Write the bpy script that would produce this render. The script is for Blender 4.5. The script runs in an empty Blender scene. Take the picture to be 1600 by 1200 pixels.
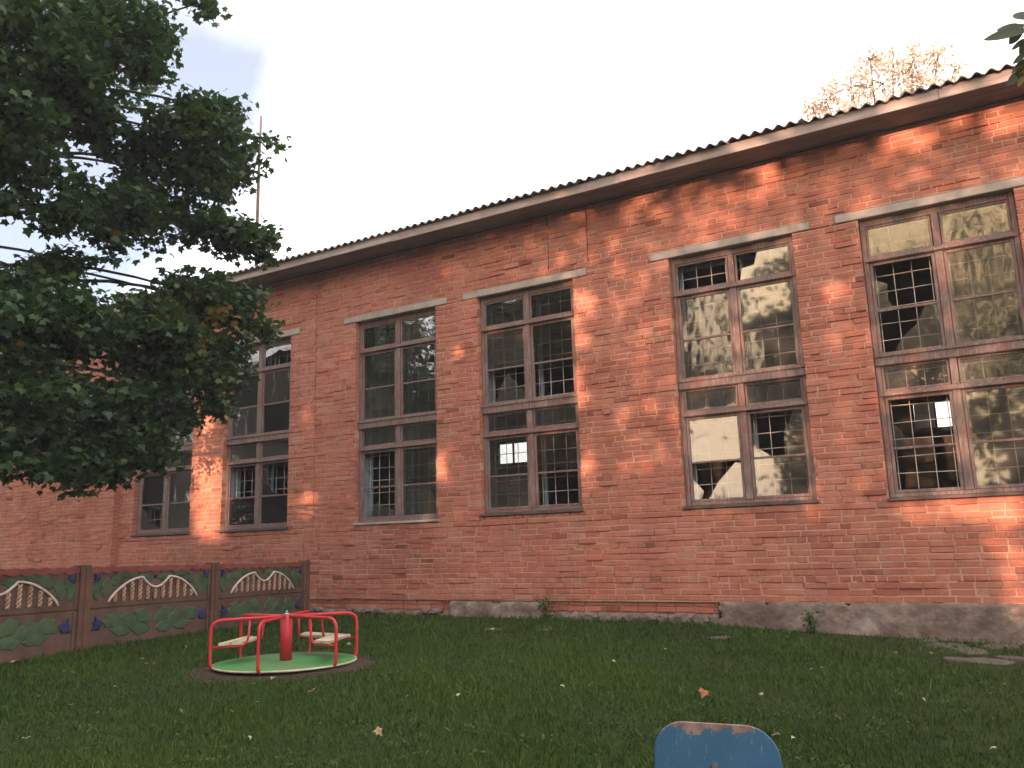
import bpy, math, random
import numpy as np
from mathutils import Vector, Matrix

random.seed(7)
rng = np.random.default_rng(7)
sc = bpy.context.scene
COL = sc.collection

# ------------------------------------------------------------------ camera
CAM = np.array([0.0, -10.8, 1.30])
PITCH, ROLL, YAW, FPX = 0.1910, -0.0290, 0.5295, 1314.3
_F = np.array([-math.sin(YAW)*math.cos(PITCH), math.cos(YAW)*math.cos(PITCH), math.sin(PITCH)])
_R0 = np.array([math.cos(YAW), math.sin(YAW), 0.0]); _U0 = np.cross(_R0, _F)
_R = _R0*math.cos(ROLL) + _U0*math.sin(ROLL); _U = -_R0*math.sin(ROLL) + _U0*math.cos(ROLL)
cam = bpy.data.cameras.new('camera'); cam_o = bpy.data.objects.new('camera', cam); COL.objects.link(cam_o)
cam.sensor_width = 36.0; cam.lens = 36.0*FPX/1600.0; cam.clip_start = 0.05; cam.clip_end = 3000
cam_o.matrix_world = Matrix(((_R[0], _U[0], -_F[0], CAM[0]), (_R[1], _U[1], -_F[1], CAM[1]), (_R[2], _U[2], -_F[2], CAM[2]), (0, 0, 0, 1)))
sc.camera = cam_o

# ------------------------------------------------------------------ sky and sun
SUN_EL, SUN_AZ = math.radians(6.5), math.radians(175.0)        # azimuth clockwise from +Y
SUN = np.array([math.sin(SUN_AZ)*math.cos(SUN_EL), math.cos(SUN_AZ)*math.cos(SUN_EL), math.sin(SUN_EL)])
world = bpy.data.worlds.new('World'); sc.world = world; world.use_nodes = True
wn = world.node_tree.nodes; wl = world.node_tree.links
for n in list(wn): wn.remove(n)
wo = wn.new('ShaderNodeOutputWorld'); bg = wn.new('ShaderNodeBackground'); sky = wn.new('ShaderNodeTexSky')
sky.sky_type = 'NISHITA'; sky.sun_disc = False; sky.sun_elevation = SUN_EL; sky.sun_rotation = SUN_AZ
sky.air_density = 1.0; sky.dust_density = 1.5; sky.ozone_density = 3.0; sky.altitude = 100
tc = wn.new('ShaderNodeTexCoord'); mp = wn.new('ShaderNodeMapping'); nz = wn.new('ShaderNodeTexNoise'); cr = wn.new('ShaderNodeValToRGB')
mp.inputs['Scale'].default_value = (1.0, 1.0, 2.2); mp.inputs['Location'].default_value = (0.35, 0.0, 0.0)
nz.inputs['Scale'].default_value = 1.7; nz.inputs['Detail'].default_value = 6.0; nz.inputs['Roughness'].default_value = 0.55
cr.color_ramp.elements[0].position = 0.12; cr.color_ramp.elements[0].color = (.20, .20, .20, 1); cr.color_ramp.elements[1].position = 0.62
mixc = wn.new('ShaderNodeMix'); mixc.data_type = 'RGBA'
mixc.inputs['B'].default_value = (11.0, 10.8, 11.2, 1)          # thin bright evening cloud veil
wl.new(tc.outputs['Generated'], mp.inputs['Vector']); wl.new(mp.outputs['Vector'], nz.inputs['Vector'])
sx = wn.new('ShaderNodeVectorMath'); sx.operation = 'DOT_PRODUCT'; sx.inputs[1].default_value = (6.6, 0.0, -4.95); ma = wn.new('ShaderNodeMath'); ma.operation = 'ADD'; ma.inputs[1].default_value = 6.22
ad = wn.new('ShaderNodeMath'); ad.operation = 'MULTIPLY_ADD'; ad.inputs[1].default_value = 1.2; ad.use_clamp = True
cl = wn.new('ShaderNodeClamp'); cl.inputs['Min'].default_value = -.55; cl.inputs['Max'].default_value = .30
wl.new(tc.outputs['Generated'], sx.inputs[0]); wl.new(sx.outputs['Value'], ma.inputs[0]); wl.new(ma.outputs[0], cl.inputs['Value'])
wl.new(nz.outputs['Fac'], ad.inputs[0]); wl.new(cl.outputs[0], ad.inputs[2]); wl.new(ad.outputs[0], cr.inputs['Fac'])   # the veil ends in the west
wl.new(cr.outputs['Color'], mixc.inputs['Factor'])
nrm = wn.new('ShaderNodeVectorMath'); nrm.operation = 'DOT_PRODUCT'; nrm.inputs[1].default_value = tuple(SUN)
wl.new(tc.outputs['Generated'], nrm.inputs[0]); gr_ = wn.new('ShaderNodeValToRGB'); wl.new(nrm.outputs['Value'], gr_.inputs['Fac'])
gr_.color_ramp.elements[0].position = .78; gr_.color_ramp.elements[0].color = (8.6, 8.2, 8.3, 1)
gr_.color_ramp.elements[1].position = .98; gr_.color_ramp.elements[1].color = (11.0, 7.2, 3.4, 1)            # veil turns gold round the low sun
wl.new(gr_.outputs['Color'], mixc.inputs['B'])
wl.new(sky.outputs['Color'], mixc.inputs['A']); wl.new(mixc.outputs['Result'], bg.inputs['Color'])
bg.inputs['Strength'].default_value = 0.09
wl.new(bg.outputs['Background'], wo.inputs['Surface'])
sl = bpy.data.lights.new('sun', 'SUN'); sl.energy = 4.3; sl.angle = math.radians(0.53); sl.color = (1.0, 0.60, 0.40)
so = bpy.data.objects.new('sun', sl); COL.objects.link(so)
so.rotation_euler = Vector(SUN).to_track_quat('Z', 'Y').to_euler(); so.location = (5, -30, 12)
vs = sc.view_settings; vs.view_transform = 'Standard'; vs.look = 'None'; vs.exposure = 1.86; vs.gamma = 1.0; vs.use_curve_mapping = False
GLARE_HAZE = .0017
sc.render.engine = 'CYCLES'
sc.cycles.max_bounces = 6; sc.cycles.transparent_max_bounces = 24; sc.cycles.caustics_reflective = False; sc.cycles.caustics_refractive = False

# ------------------------------------------------------------------ measuring helpers
def ray(u, v):
    return _F + _R*(u-800)/FPX - _U*(v-600)/FPX
def on_y(u, v, y=0.0):
    d = ray(u, v); return CAM + d*(y-CAM[1])/d[1]
def at_r(u, v, r):
    d = ray(u, v); return CAM + d*r/math.hypot(d[0], d[1])

# ------------------------------------------------------------------ object helpers
def finish(o, parent=None, label=None, cat=None, group=None, kind=None):
    COL.objects.link(o)
    if parent is not None: o.parent = parent
    if label: o['label'] = label
    if cat: o['category'] = cat
    if group: o['group'] = group
    if kind: o['kind'] = kind
    return o
def empty(name, loc=(0, 0, 0), rz=0.0, parent=None, **k):
    o = bpy.data.objects.new(name, None); o.location = loc; o.rotation_euler = (0, 0, rz); o.empty_display_size = 0.1
    return finish(o, parent, **k)
class MB:
    def __init__(s): s.v = []; s.f = []; s.t = []
    def add(s, vs, fs, tint=0.0):
        n = len(s.v); s.v += [tuple(map(float, p)) for p in vs]
        for f in fs: s.f.append(tuple(i+n for i in f)); s.t.append(tint)
    def box(s, x0, x1, y0, y1, z0, z1, tint=0.0):
        s.add([(x0,y0,z0),(x1,y0,z0),(x1,y1,z0),(x0,y1,z0),(x0,y0,z1),(x1,y0,z1),(x1,y1,z1),(x0,y1,z1)],
              [(0,3,2,1),(4,5,6,7),(0,1,5,4),(1,2,6,5),(2,3,7,6),(3,0,4,7)], tint)
    def cbox(s, x0, x1, y0, y1, z0, z1, c=0.004, tint=0.0):        # box with chamfered edges all round
        cx, cy, cz = (x0+x1)/2, (y0+y1)/2, (z0+z1)/2
        hx, hy, hz = (x1-x0)/2, (y1-y0)/2, (z1-z0)/2
        c = min(c, hx*.45, hy*.45, hz*.45)
        vs = []; idx = {}
        for sx in (-1, 1):
            for sy in (-1, 1):
                for sz in (-1, 1):
                    for ax in range(3):
                        p = [cx+sx*(hx-(c if ax != 0 else 0)), cy+sy*(hy-(c if ax != 1 else 0)), cz+sz*(hz-(c if ax != 2 else 0))]
                        idx[(sx, sy, sz, ax)] = len(vs); vs.append(p)
        fs = []
        for ax in range(3):
            for sg in (-1, 1):
                o = [a for a in range(3) if a != ax]
                q = []
                for a, b in ((-1,-1),(1,-1),(1,1),(-1,1)):
                    k = [0,0,0]; k[ax] = sg; k[o[0]] = a; k[o[1]] = b; q.append(idx[(k[0],k[1],k[2],ax)])
                flip = (sg == -1) != (ax == 1)
                fs.append(tuple(reversed(q)) if flip else tuple(q))
        for a in range(3):
            b, d = [k for k in range(3) if k != a]
            for sb in (-1, 1):
                for sd in (-1, 1):
                    q = []
                    for sa, ax in ((-1, b), (1, b), (1, d), (-1, d)):
                        k = [0,0,0]; k[a] = sa; k[b] = sb; k[d] = sd; q.append(idx[(k[0],k[1],k[2],ax)])
                    fs.append(tuple(q))
        for sx in (-1, 1):
            for sy in (-1, 1):
                for sz in (-1, 1): fs.append(tuple(idx[(sx,sy,sz,a)] for a in range(3)))
        s.add(vs, fs, tint)
    def tube(s, pts, rad, n=8, cap=True, tint=0.0):
        pts = [np.array(p, float) for p in pts]
        rads = rad if hasattr(rad, '__len__') else [rad]*len(pts)
        base = len(s.v); prev = None
        for i, p in enumerate(pts):
            d = pts[min(i+1, len(pts)-1)] - pts[max(i-1, 0)]; d = d/(np.linalg.norm(d)+1e-12)
            if prev is None:
                a = np.array([0,0,1.0]) if abs(d[2]) < .9 else np.array([1.0,0,0])
                u = np.cross(d, a)
            else: u = prev - d*np.dot(prev, d)
            u /= np.linalg.norm(u)+1e-12; prev = u; w = np.cross(d, u)
            for k in range(n):
                an = 2*math.pi*k/n; s.v.append(tuple(p + rads[i]*(u*math.cos(an)+w*math.sin(an))))
        for i in range(len(pts)-1):
            for k in range(n):
                a = base+i*n+k; b = base+i*n+(k+1) % n
                s.f.append((a, b, b+n, a+n)); s.t.append(tint)
        if cap:
            s.f.append(tuple(base+k for k in reversed(range(n)))); s.t.append(tint)
            e = base+(len(pts)-1)*n
            s.f.append(tuple(e+k for k in range(n))); s.t.append(tint)
    def prism(s, poly, y0, y1, tint=0.0):                           # polygon in x,z extruded along y
        n = len(poly)
        vs = [(x, y0, z) for x, z in poly] + [(x, y1, z) for x, z in poly]
        fs = [tuple(range(n)), tuple(reversed(range(n, 2*n)))] + [(i, i+n, (i+1) % n+n, (i+1) % n) for i in range(n)]
        s.add(vs, fs, tint)
    def mesh(s, name, mat, smooth=False, fix=True):
        me = bpy.data.meshes.new(name); me.from_pydata(s.v, [], s.f)
        if fix:
            import bmesh
            bm = bmesh.new(); bm.from_mesh(me); bmesh.ops.recalc_face_normals(bm, faces=bm.faces); bm.to_mesh(me); bm.free()
        at = me.attributes.new('tint', 'FLOAT', 'FACE'); at.data.foreach_set('value', np.array(s.t, np.float32))
        me.materials.append(mat)
        if smooth: me.polygons.foreach_set('use_smooth', [True]*len(me.polygons))
        me.update(); return me
    def obj(s, name, mat, parent=None, smooth=False, fix=True, loc=None, **k):
        o = bpy.data.objects.new(name, s.mesh(name, mat, smooth, fix))
        if loc is not None: o.location = loc
        return finish(o, parent, **k)
def np_mesh(name, V, Fq, mat, tint=None, smooth=False):             # equal-sized faces, fast
    me = bpy.data.meshes.new(name); k = Fq.shape[1]
    me.vertices.add(len(V)); me.vertices.foreach_set('co', V.astype(np.float32).ravel())
    me.loops.add(Fq.size); me.loops.foreach_set('vertex_index', Fq.astype(np.int32).ravel())
    me.polygons.add(len(Fq)); me.polygons.foreach_set('loop_start', np.arange(0, Fq.size, k, dtype=np.int32))
    me.polygons.foreach_set('loop_total', np.full(len(Fq), k, np.int32))
    if tint is not None:
        at = me.attributes.new('tint', 'FLOAT', 'FACE'); at.data.foreach_set('value', tint.astype(np.float32))
    me.materials.append(mat); me.update(calc_edges=True)
    if smooth: me.polygons.foreach_set('use_smooth', [True]*len(Fq))
    return me

# ------------------------------------------------------------------ materials
class NT:
    def __init__(s, name):
        s.m = bpy.data.materials.new(name); s.m.use_nodes = True; s.n = s.m.node_tree.nodes; s.l = s.m.node_tree.links
        s.b = s.n['Principled BSDF']; s.out = s.n['Material Output']
    def link(s, a, b): s.l.new(a, b)
    def pos(s, scale=(1, 1, 1), obj=False):
        if obj:
            g = s.n.new('ShaderNodeTexCoord').outputs['Object']
        else:
            g = s.n.new('ShaderNodeNewGeometry').outputs['Position']
        m = s.n.new('ShaderNodeMapping'); m.inputs['Scale'].default_value = scale; s.link(g, m.inputs['Vector']); return m.outputs['Vector']
    def noise(s, scale, detail=4, rough=.55, vec=None, dist=0.0):
        n = s.n.new('ShaderNodeTexNoise'); n.inputs['Scale'].default_value = scale; n.inputs['Detail'].default_value = detail
        n.inputs['Roughness'].default_value = rough; n.inputs['Distortion'].default_value = dist
        s.link(vec if vec is not None else s.pos(), n.inputs['Vector']); return n.outputs['Fac']
    def ramp(s, fac, stops):
        r = s.n.new('ShaderNodeValToRGB'); e = r.color_ramp.elements
        while len(e) < len(stops): e.new(0.5)
        for el, (p, c) in zip(e, stops):
            el.position = p; el.color = (*c, 1) if hasattr(c, '__len__') else (c, c, c, 1)
        s.link(fac, r.inputs['Fac']); return r.outputs['Color']
    def mix(s, fac, a, b, mode='MIX'):
        m = s.n.new('ShaderNodeMix'); m.data_type = 'RGBA'; m.blend_type = mode
        for k, v in (('Factor', fac), ('A', a), ('B', b)):
            if isinstance(v, (int, float)): m.inputs[k].default_value = v if k == 'Factor' else (v, v, v, 1)
            elif isinstance(v, tuple): m.inputs[k].default_value = (*v, 1)
            else: s.link(v, m.inputs[k])
        return m.outputs['Result']
    def attr(s, name='tint'):
        a = s.n.new('ShaderNodeAttribute'); a.attribute_name = name; return a.outputs['Fac']
    def bump(s, h, strength=.5, dist=.01):
        b = s.n.new('ShaderNodeBump'); b.inputs['Strength'].default_value = strength; b.inputs['Distance'].default_value = dist
        s.link(h, b.inputs['Height']); s.link(b.outputs['Normal'], s.b.inputs['Normal']); return b.outputs['Normal']
    def set(s, col=None, rough=None, spec=None, metal=None):
        for k, v in (('Base Color', col), ('Roughness', rough), ('Specular IOR Level', spec), ('Metallic', metal)):
            if v is None: continue
            if isinstance(v, (int, float)): s.b.inputs[k].default_value = v
            elif isinstance(v, tuple): s.b.inputs[k].default_value = (*v, 1)
            else: s.link(v, s.b.inputs[k])
        return s.m
def simple(name, c1, c2, scale=6, rough=.8, bump=.3, dist=.004, spec=.3, stretch=(1, 1, 1), metal=None):
    t = NT(name); v = t.pos(stretch); f = t.noise(scale, 6, .6, v)
    c = t.ramp(f, [(.3, c1), (.7, c2)]); c = t.mix(.8, c, t.ramp(t.noise(scale*.35, 7, .68), [(.32, (.62, .60, .58)), (.5, (1, 1, 1)), (.70, (1.15, 1.12, 1.08))]), 'MULTIPLY')
    t.set(c, rough, spec, metal)
    if bump: t.bump(t.noise(scale*4, 5, .65, v), bump, dist)
    return t.m
M = {}
def m_brick():
    t = NT('brick_clay'); a = t.attr()
    base = t.ramp(a, [(0.0, (.23, .078, .056)), (.12, (.34, .115, .080)), (.4, (.49, .166, .110)), (.62, (.525, .190, .128)), (.85, (.54, .228, .158)), (1.0, (.54, .29, .215))])
    fine = t.noise(55, 5, .7); big = t.noise(.55, 5, .6); mid = t.noise(7, 4, .6)
    c = t.mix(.55, base, t.ramp(fine, [(.3, .55), (.7, 1.25)]), 'MULTIPLY')
    c = t.mix(.45, c, t.ramp(mid, [(.3, .68), (.72, 1.18)]), 'MULTIPLY')
    c = t.mix(.65, c, t.ramp(big, [(.32, (.66, .60, .60)), (.52, (1, 1, 1)), (.72, (1.08, 1.0, .95))]), 'MULTIPLY')
    smear = t.ramp(t.noise(2.3, 8, .75), [(.48, 0.0), (.68, .62)])     # old mortar smeared over the faces
    c = t.mix(smear, c, (.54, .27, .185))
    zone = t.ramp(t.noise(.9, 6, .65, t.pos((.7, 1, 1.6))), [(.42, 0.0), (.62, .5)]); c = t.mix(zone, c, t.mix(1.0, c, (.80, .92, .88), 'MULTIPLY'))
    streak = t.ramp(t.noise(1.6, 6, .7, t.pos((2.6, 1, .22))), [(.54, 0.0), (.72, .55)]); c = t.mix(streak, c, (.24, .105, .075))
    soot = t.ramp(t.noise(1.1, 7, .7, t.pos((1, 1, .5))), [(.62, 0.0), (.80, .5)])
    c = t.mix(soot, c, (.10, .055, .045))
    t.set(c, .93, .15); t.bump(t.mix(.5, fine, mid), .55, .006); return t.m
M['brick'] = m_brick()
def m_mortar():
    t = NT('mortar'); f = t.noise(30, 6, .7); g = t.noise(1.3, 5, .6)
    c = t.ramp(f, [(.3, (.44, .25, .18)), (.7, (.62, .38, .28))])
    c = t.mix(t.ramp(g, [(.50, 0.0), (.70, .75)]), c, (.18, .11, .085))
    t.set(c, .97, .1); t.bump(f, .9, .01); return t.m
M['mortar'] = m_mortar()
def m_render():
    t = NT('plinth_render'); f = t.noise(9, 8, .7); g = t.noise(1.6, 6, .65)
    c = t.ramp(g, [(.3, (.15, .108, .088)), (.5, (.26, .20, .165)), (.68, (.36, .29, .25))])
    c = t.mix(.8, c, t.ramp(f, [(.3, .45), (.7, 1.35)]), 'MULTIPLY')
    c = t.mix(t.ramp(t.noise(2.0, 7, .7, t.pos((1, 1, 2.2))), [(.46, 0.0), (.60, .75)]), c, (.115, .078, .062))
    c = t.mix(t.ramp(t.noise(3.1, 6, .7), [(.58, 0.0), (.7, .6)]), c, (.26, .15, .11))
    t.set(c, .95, .15); t.bump(f, .9, .03); return t.m
M['render'] = m_render()
M['concrete'] = simple('lintel_concrete', (.34, .285, .245), (.47, .41, .36), 5, .9, .5, .006)
M['stone'] = simple('rubble_stone', (.11, .085, .072), (.24, .19, .16), 7, .9, .6, .01)
M['paving'] = simple('broken_paving', (.075, .062, .05), (.15, .125, .10), 6, .9, .6, .01)
def m_wood():
    t = NT('weathered_frame_paint'); v = t.pos((9, 9, 1.2)); f = t.noise(5, 6, .65, v); g = t.noise(3.0, 6, .7)
    c = t.ramp(f, [(.3, (.13, .090, .078)), (.55, (.23, .165, .148)), (.75, (.37, .29, .265))])
    c = t.mix(t.ramp(g, [(.46, 0.0), (.64, .7)]), c, (.20, .088, .066))
    c = t.mix(t.ramp(t.noise(14, 5, .7, t.pos((3, 3, .6))), [(.6, 0.0), (.68, .6)]), c, (.42, .36, .33))
    t.set(c, .75, .25); t.bump(f, .5, .004); return t.m
M['wood'] = m_wood()
M['wood_dark'] = simple('bare_dark_wood', (.07, .05, .042), (.16, .115, .095), 5, .85, .5, .004, stretch=(1, 8, 8))
M['blue_paint'] = simple('pale_blue_reveal', (.20, .28, .33), (.34, .43, .47), 4, .8, .3)
M['white_paint'] = simple('white_window_paint', (.60, .60, .60), (.80, .80, .79), 4, .6, .2)
M['film'] = simple('white_sheet', (.62, .62, .63), (.82, .82, .82), 3, .6, .3)
M['curtain'] = simple('grey_curtain', (.38, .36, .33), (.55, .52, .47), 5, .9, .4, stretch=(12, 12, .6))
M['fascia'] = simple('fascia_board', (.30, .24, .22), (.50, .42, .39), 3, .85, .4, .004, stretch=(.6, 6, 6))
M['soffit'] = simple('soffit_board', (.18, .17, .19), (.28, .265, .29), 3, .9, .4, .004, stretch=(.5, 6, 6))  # blue-grey tint takes in the lens flare over the eaves
M['slate'] = simple('asbestos_sheet', (.25, .23, .24), (.42, .40, .40), 3, .9, .5, .004)
M['plaster_in'] = simple('inner_plaster', (.17, .145, .11), (.28, .24, .18), 1.5, .95, .3)
M['floor_in'] = simple('inner_floor', (.10, .06, .035), (.20, .12, .07), 2, .6, .2)
M['ceil_in'] = simple('inner_ceiling', (.25, .23, .21), (.40, .38, .35), 2, .95, .2)
M['grille'] = simple('pale_grille_bar', (.42, .38, .33), (.66, .62, .56), 10, .6, .2, .001)
def m_glass(name, refl, dust, wave, wscale, rough=.015):
    t = NT(name); n = t.n; 
    tr = n.new('ShaderNodeBsdfTransparent'); tr.inputs['Color'].default_value = (.90, .92, .91, 1)
    gl = n.new('ShaderNodeBsdfGlossy'); gl.inputs['Roughness'].default_value = rough; gl.inputs['Color'].default_value = (1, 1, 1, 1)
    df = n.new('ShaderNodeBsdfDiffuse'); df.inputs['Color'].default_value = (.42, .39, .35, 1)
    b = n.new('ShaderNodeBump'); b.inputs['Strength'].default_value = 1.0; b.inputs['Distance'].default_value = wave
    t.link(t.noise(wscale, 1.5, .5, t.pos((1, 1, .55))), b.inputs['Height']); t.link(b.outputs['Normal'], gl.inputs['Normal'])
    lw = n.new('ShaderNodeFresnel'); lw.inputs['IOR'].default_value = 1.5
    ad = n.new('ShaderNodeMath'); ad.operation = 'MULTIPLY_ADD'; ad.inputs[1].default_value = 1.2; ad.inputs[2].default_value = refl; ad.use_clamp = True
    t.link(lw.outputs['Fac'], ad.inputs[0])
    m1 = n.new('ShaderNodeMixShader'); t.link(ad.outputs[0], m1.inputs['Fac']); t.link(tr.outputs[0], m1.inputs[1]); t.link(gl.outputs[0], m1.inputs[2])
    dn = t.ramp(t.noise(4, 7, .7), [(.35, dust*.3), (.7, dust)])
    m2 = n.new('ShaderNodeMixShader'); t.link(dn, m2.inputs['Fac']); t.link(m1.outputs[0], m2.inputs[1]); t.link(df.outputs[0], m2.inputs[2])
    t.link(m2.outputs[0], t.out.inputs['Surface']); return t.m
M['glass'] = m_glass('window_glass', .03, .03, .003, 3.0)
M['glass_wavy'] = m_glass('wavy_glass', .06, .09, .006, 5.0, .05)
M['glass_gold'] = m_glass('clean_glass', .12, .06, .0015, 2.0, .035)
M['glass_dusty'] = m_glass('dusty_glass', .03, .13, .003, 3.0)
def m_leaf(name, stops, trans=.35):
    t = NT(name); a = t.attr(); c = t.ramp(a, stops)
    t.set(c, .55, .3); n = t.n
    tl = n.new('ShaderNodeBsdfTranslucent'); t.link(t.mix(1.0, c, (1.0, 1.15, .55), 'MULTIPLY'), tl.inputs['Color'])
    ms = n.new('ShaderNodeMixShader'); ms.inputs['Fac'].default_value = trans
    t.link(t.b.outputs[0], ms.inputs[1]); t.link(tl.outputs[0], ms.inputs[2]); t.link(ms.outputs[0], t.out.inputs['Surface']); return t.m
M['maple'] = m_leaf('maple_leaf', [(0, (.022, .048, .022)), (.45, (.042, .085, .034)), (.80, (.075, .13, .042)), (.90, (.12, .13, .03)), (.94, (.20, .14, .030)), (1, (.24, .12, .03))])
M['leaf_back'] = m_leaf('garden_leaf', [(0, (.020, .04, .012)), (.6, (.045, .08, .02)), (1, (.11, .12, .03))], .3)
M['leaf_far'] = m_leaf('flared_autumn_leaf', [(0, (.40, .29, .27)), (.6, (.52, .40, .37)), (1, (.58, .48, .45))], .4)  # leaf colour paled and pinked to carry the lens flare
M['leaf_walnut'] = m_leaf('walnut_leaf', [(0, (.035, .055, .03)), (.8, (.07, .09, .04)), (1, (.30, .18, .06))], .3)
M['bark'] = simple('bark', (.022, .018, .015), (.062, .050, .040), 9, .95, .9, .02, stretch=(1, 1, .25))
def m_grass():
    t = NT('grass_blade'); a = t.attr()
    t.set(t.ramp(a, [(0, (.015, .038, .002)), (.5, (.032, .074, .004)), (.86, (.056, .100, .007)), (1, (.13, .11, .03))]), .65, .25); return t.m
M['grass'] = m_grass()
def m_ground():
    t = NT('lawn_soil'); f = t.noise(3, 7, .65); g = t.noise(40, 5, .7)
    c = t.ramp(f, [(.3, (.028, .038, .012)), (.6, (.042, .058, .016)), (.75, (.06, .055, .025))])
    c = t.mix(.6, c, t.ramp(g, [(.3, .4), (.7, 1.5)]), 'MULTIPLY')
    t.set(c, .97, .1); t.bump(g, .9, .03); return t.m
M['ground'] = m_ground()
M['dirt'] = simple('bare_soil', (.030, .021, .013), (.062, .044, .028), 8, .97, .9, .02)
def m_red():
    t = NT('red_enamel'); f = t.noise(7, 6, .6); g = t.noise(38, 6, .7)
    c = t.ramp(f, [(.3, (.42, .016, .024)), (.7, (.56, .034, .040))])
    c = t.mix(t.ramp(t.noise(4, 5, .6), [(.5, 0.0), (.75, .35)]), c, (.50, .14, .12))
    c = t.mix(t.ramp(g, [(.64, 0.0), (.68, .85)]), c, (.12, .05, .035))
    t.set(c, .5, .4); t.bump(g, .25, .002); return t.m
M['red'] = m_red()
def m_disc():
    t = NT('green_deck_paint'); f = t.noise(3.5, 7, .7); g = t.noise(16, 6, .7)
    c = t.ramp(f, [(.35, (.045, .22, .055)), (.62, (.07, .28, .075))])
    c = t.mix(t.ramp(t.noise(2.1, 7, .7), [(.44, 0.0), (.60, .85)]), c, (.13, .17, .09))
    c = t.mix(t.ramp(g, [(.56, 0.0), (.64, .7)]), c, (.16, .13, .09))
    t.set(c, .6, .3); t.bump(g, .2, .002); return t.m
M['disc'] = m_disc()
M['plank'] = simple('cream_seat_board', (.42, .36, .25), (.60, .53, .38), 6, .7, .3, .003, stretch=(1, 1, 6))
M['steel'] = simple('grey_steel', (.25, .25, .26), (.5, .5, .5), 10, .4, .1, .001, .5, metal=.8)
M['fence_brown'] = simple('brown_fence_paint', (.095, .055, .040), (.155, .092, .066), 5, .75, .4, .005)
M['fence_post'] = simple('brown_post_paint', (.11, .058, .038), (.17, .088, .056), 5, .75, .4, .005)
M['fence_red'] = simple('red_cap_paint', (.20, .055, .045), (.30, .09, .07), 8, .75, .4, .004)
M['fence_green'] = simple('green_relief_paint', (.045, .085, .040), (.085, .135, .065), 9, .7, .4, .004)
M['fence_blue'] = simple('blue_flower_paint', (.022, .026, .075), (.045, .052, .14), 9, .6, .3, .003)
M['fence_white'] = simple('white_line_paint', (.55, .47, .40), (.78, .70, .62), 9, .6, .2, .002)
M['fence_cream'] = simple('cream_twist_paint', (.38, .21, .14), (.62, .42, .30), 14, .7, .3, .003)
def m_bluepaint():
    t = NT('chipped_blue_paint'); f = t.noise(3, 6, .6, t.pos(obj=True)); g = t.noise(7, 7, .7, t.pos((1, 1, .8), True))
    blue = t.ramp(f, [(.3, (.028, .095, .17)), (.7, (.048, .135, .225))])
    tcn = t.n.new('ShaderNodeTexCoord'); sp = t.n.new('ShaderNodeSeparateXYZ'); t.link(tcn.outputs['Object'], sp.inputs[0])
    mr = t.n.new('ShaderNodeMapRange'); mr.inputs['From Min'].default_value = .20; mr.inputs['From Max'].default_value = .345
    mr.inputs['To Min'].default_value = -.30; mr.inputs['To Max'].default_value = .15; t.link(sp.outputs['Z'], mr.inputs['Value'])
    ad = t.n.new('ShaderNodeMath'); t.link(g, ad.inputs[0]); t.link(mr.outputs[0], ad.inputs[1])
    chip = t.ramp(ad.outputs[0], [(.555, 0.0), (.575, 1.0)])
    sc2 = t.ramp(t.noise(30, 5, .7, t.pos((2.5, 1, .35), True)), [(.61, 0.0), (.66, .65)])
    c = t.mix(chip, blue, t.ramp(g, [(.4, (.13, .055, .045)), (.6, (.30, .20, .16))]))
    c = t.mix(sc2, c, (.22, .27, .30))
    t.set(c, .6, .3); t.bump(t.mix(.5, f, chip), .25, .004); return t.m
M['chip_blue'] = m_bluepaint()
M['dry_leaf'] = m_leaf('fallen_leaf', [(0, (.34, .10, .05)), (.4, (.36, .27, .13)), (1, (.52, .48, .34))], .2)

# ------------------------------------------------------------------ ground
_zx = [-40, -20, -10.3, -7.5, -3.6, -2.4, -.3, 4]; _zz = [.32, .31, .304, .30, .265, .205, .125, .10]
def zg(x, y):
    t = np.clip((np.asarray(y, float)+10.8)/10.8, 0, 1)
    return np.interp(x, _zx, _zz)*t**.75 + .085*np.exp(-((np.asarray(x)+9.7)/1.3)**2-((np.asarray(y)+5.5)/3.2)**2) + .018*np.sin(np.asarray(x)*1.3+.7)*np.sin(np.asarray(y)*1.1) * (t < .97)
def build_ground():
    s = np.linspace(-1, 1, 161); gx = np.sinh(s*6.2)/math.sinh(6.2)*600 - 4; gy = np.sinh(s*6.2)/math.sinh(6.2)*600 - 4
    X, Y = np.meshgrid(gx, gy); Z = zg(X, Y)
    V = np.stack([X.ravel(), Y.ravel(), Z.ravel()], 1); n = 161
    i, j = np.meshgrid(np.arange(n-1), np.arange(n-1)); a = (j*n+i).ravel()
    me = np_mesh('ground', V, np.stack([a, a+1, a+n+1, a+n], 1), M['ground'], smooth=True)
    o = bpy.data.objects.new('ground', me); finish(o, kind='structure')
build_ground()

# ------------------------------------------------------------------ school building
BLD = empty('brick_building', (0, 0, 0), label='long one-storey red brick hall with tall broken windows and corrugated roof', cat='building')
PL, WT = 0.55, 6.27                   # plinth top, wall top
XA, XB, XL, XR = -15.65, -17.9, -24.0, 7.0
WW, ZB, ZM, ZT = 1.685, 1.70, 3.386, 5.165
WIN = [(-15.195, -13.51), (-12.63, -10.96), (-9.41, -7.72), (-6.91, -5.235), (-3.753, -2.042), (-1.2555, .434), (1.95, 3.64)]
WC = [(a+b)/2 for a, b in WIN]
ZBs = [ZB, ZB, ZB+.01, ZB+.05, ZB+.01, ZB-.01, ZB]
OPEN = [(c-WW/2, c+WW/2, zb, ZT+.02) for c, zb in zip(WC, ZBs)]                        # hall openings
LINT = [(c-WW/2-.27, c+WW/2+.23, ZT+.02, ZT+.135) for c in WC]
OPA = [(-17.45, -16.28, 3.35, 5.0)]                                                     # risalit window
OPB = [(-20.6, -18.75, 3.55, 5.25)]
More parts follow.
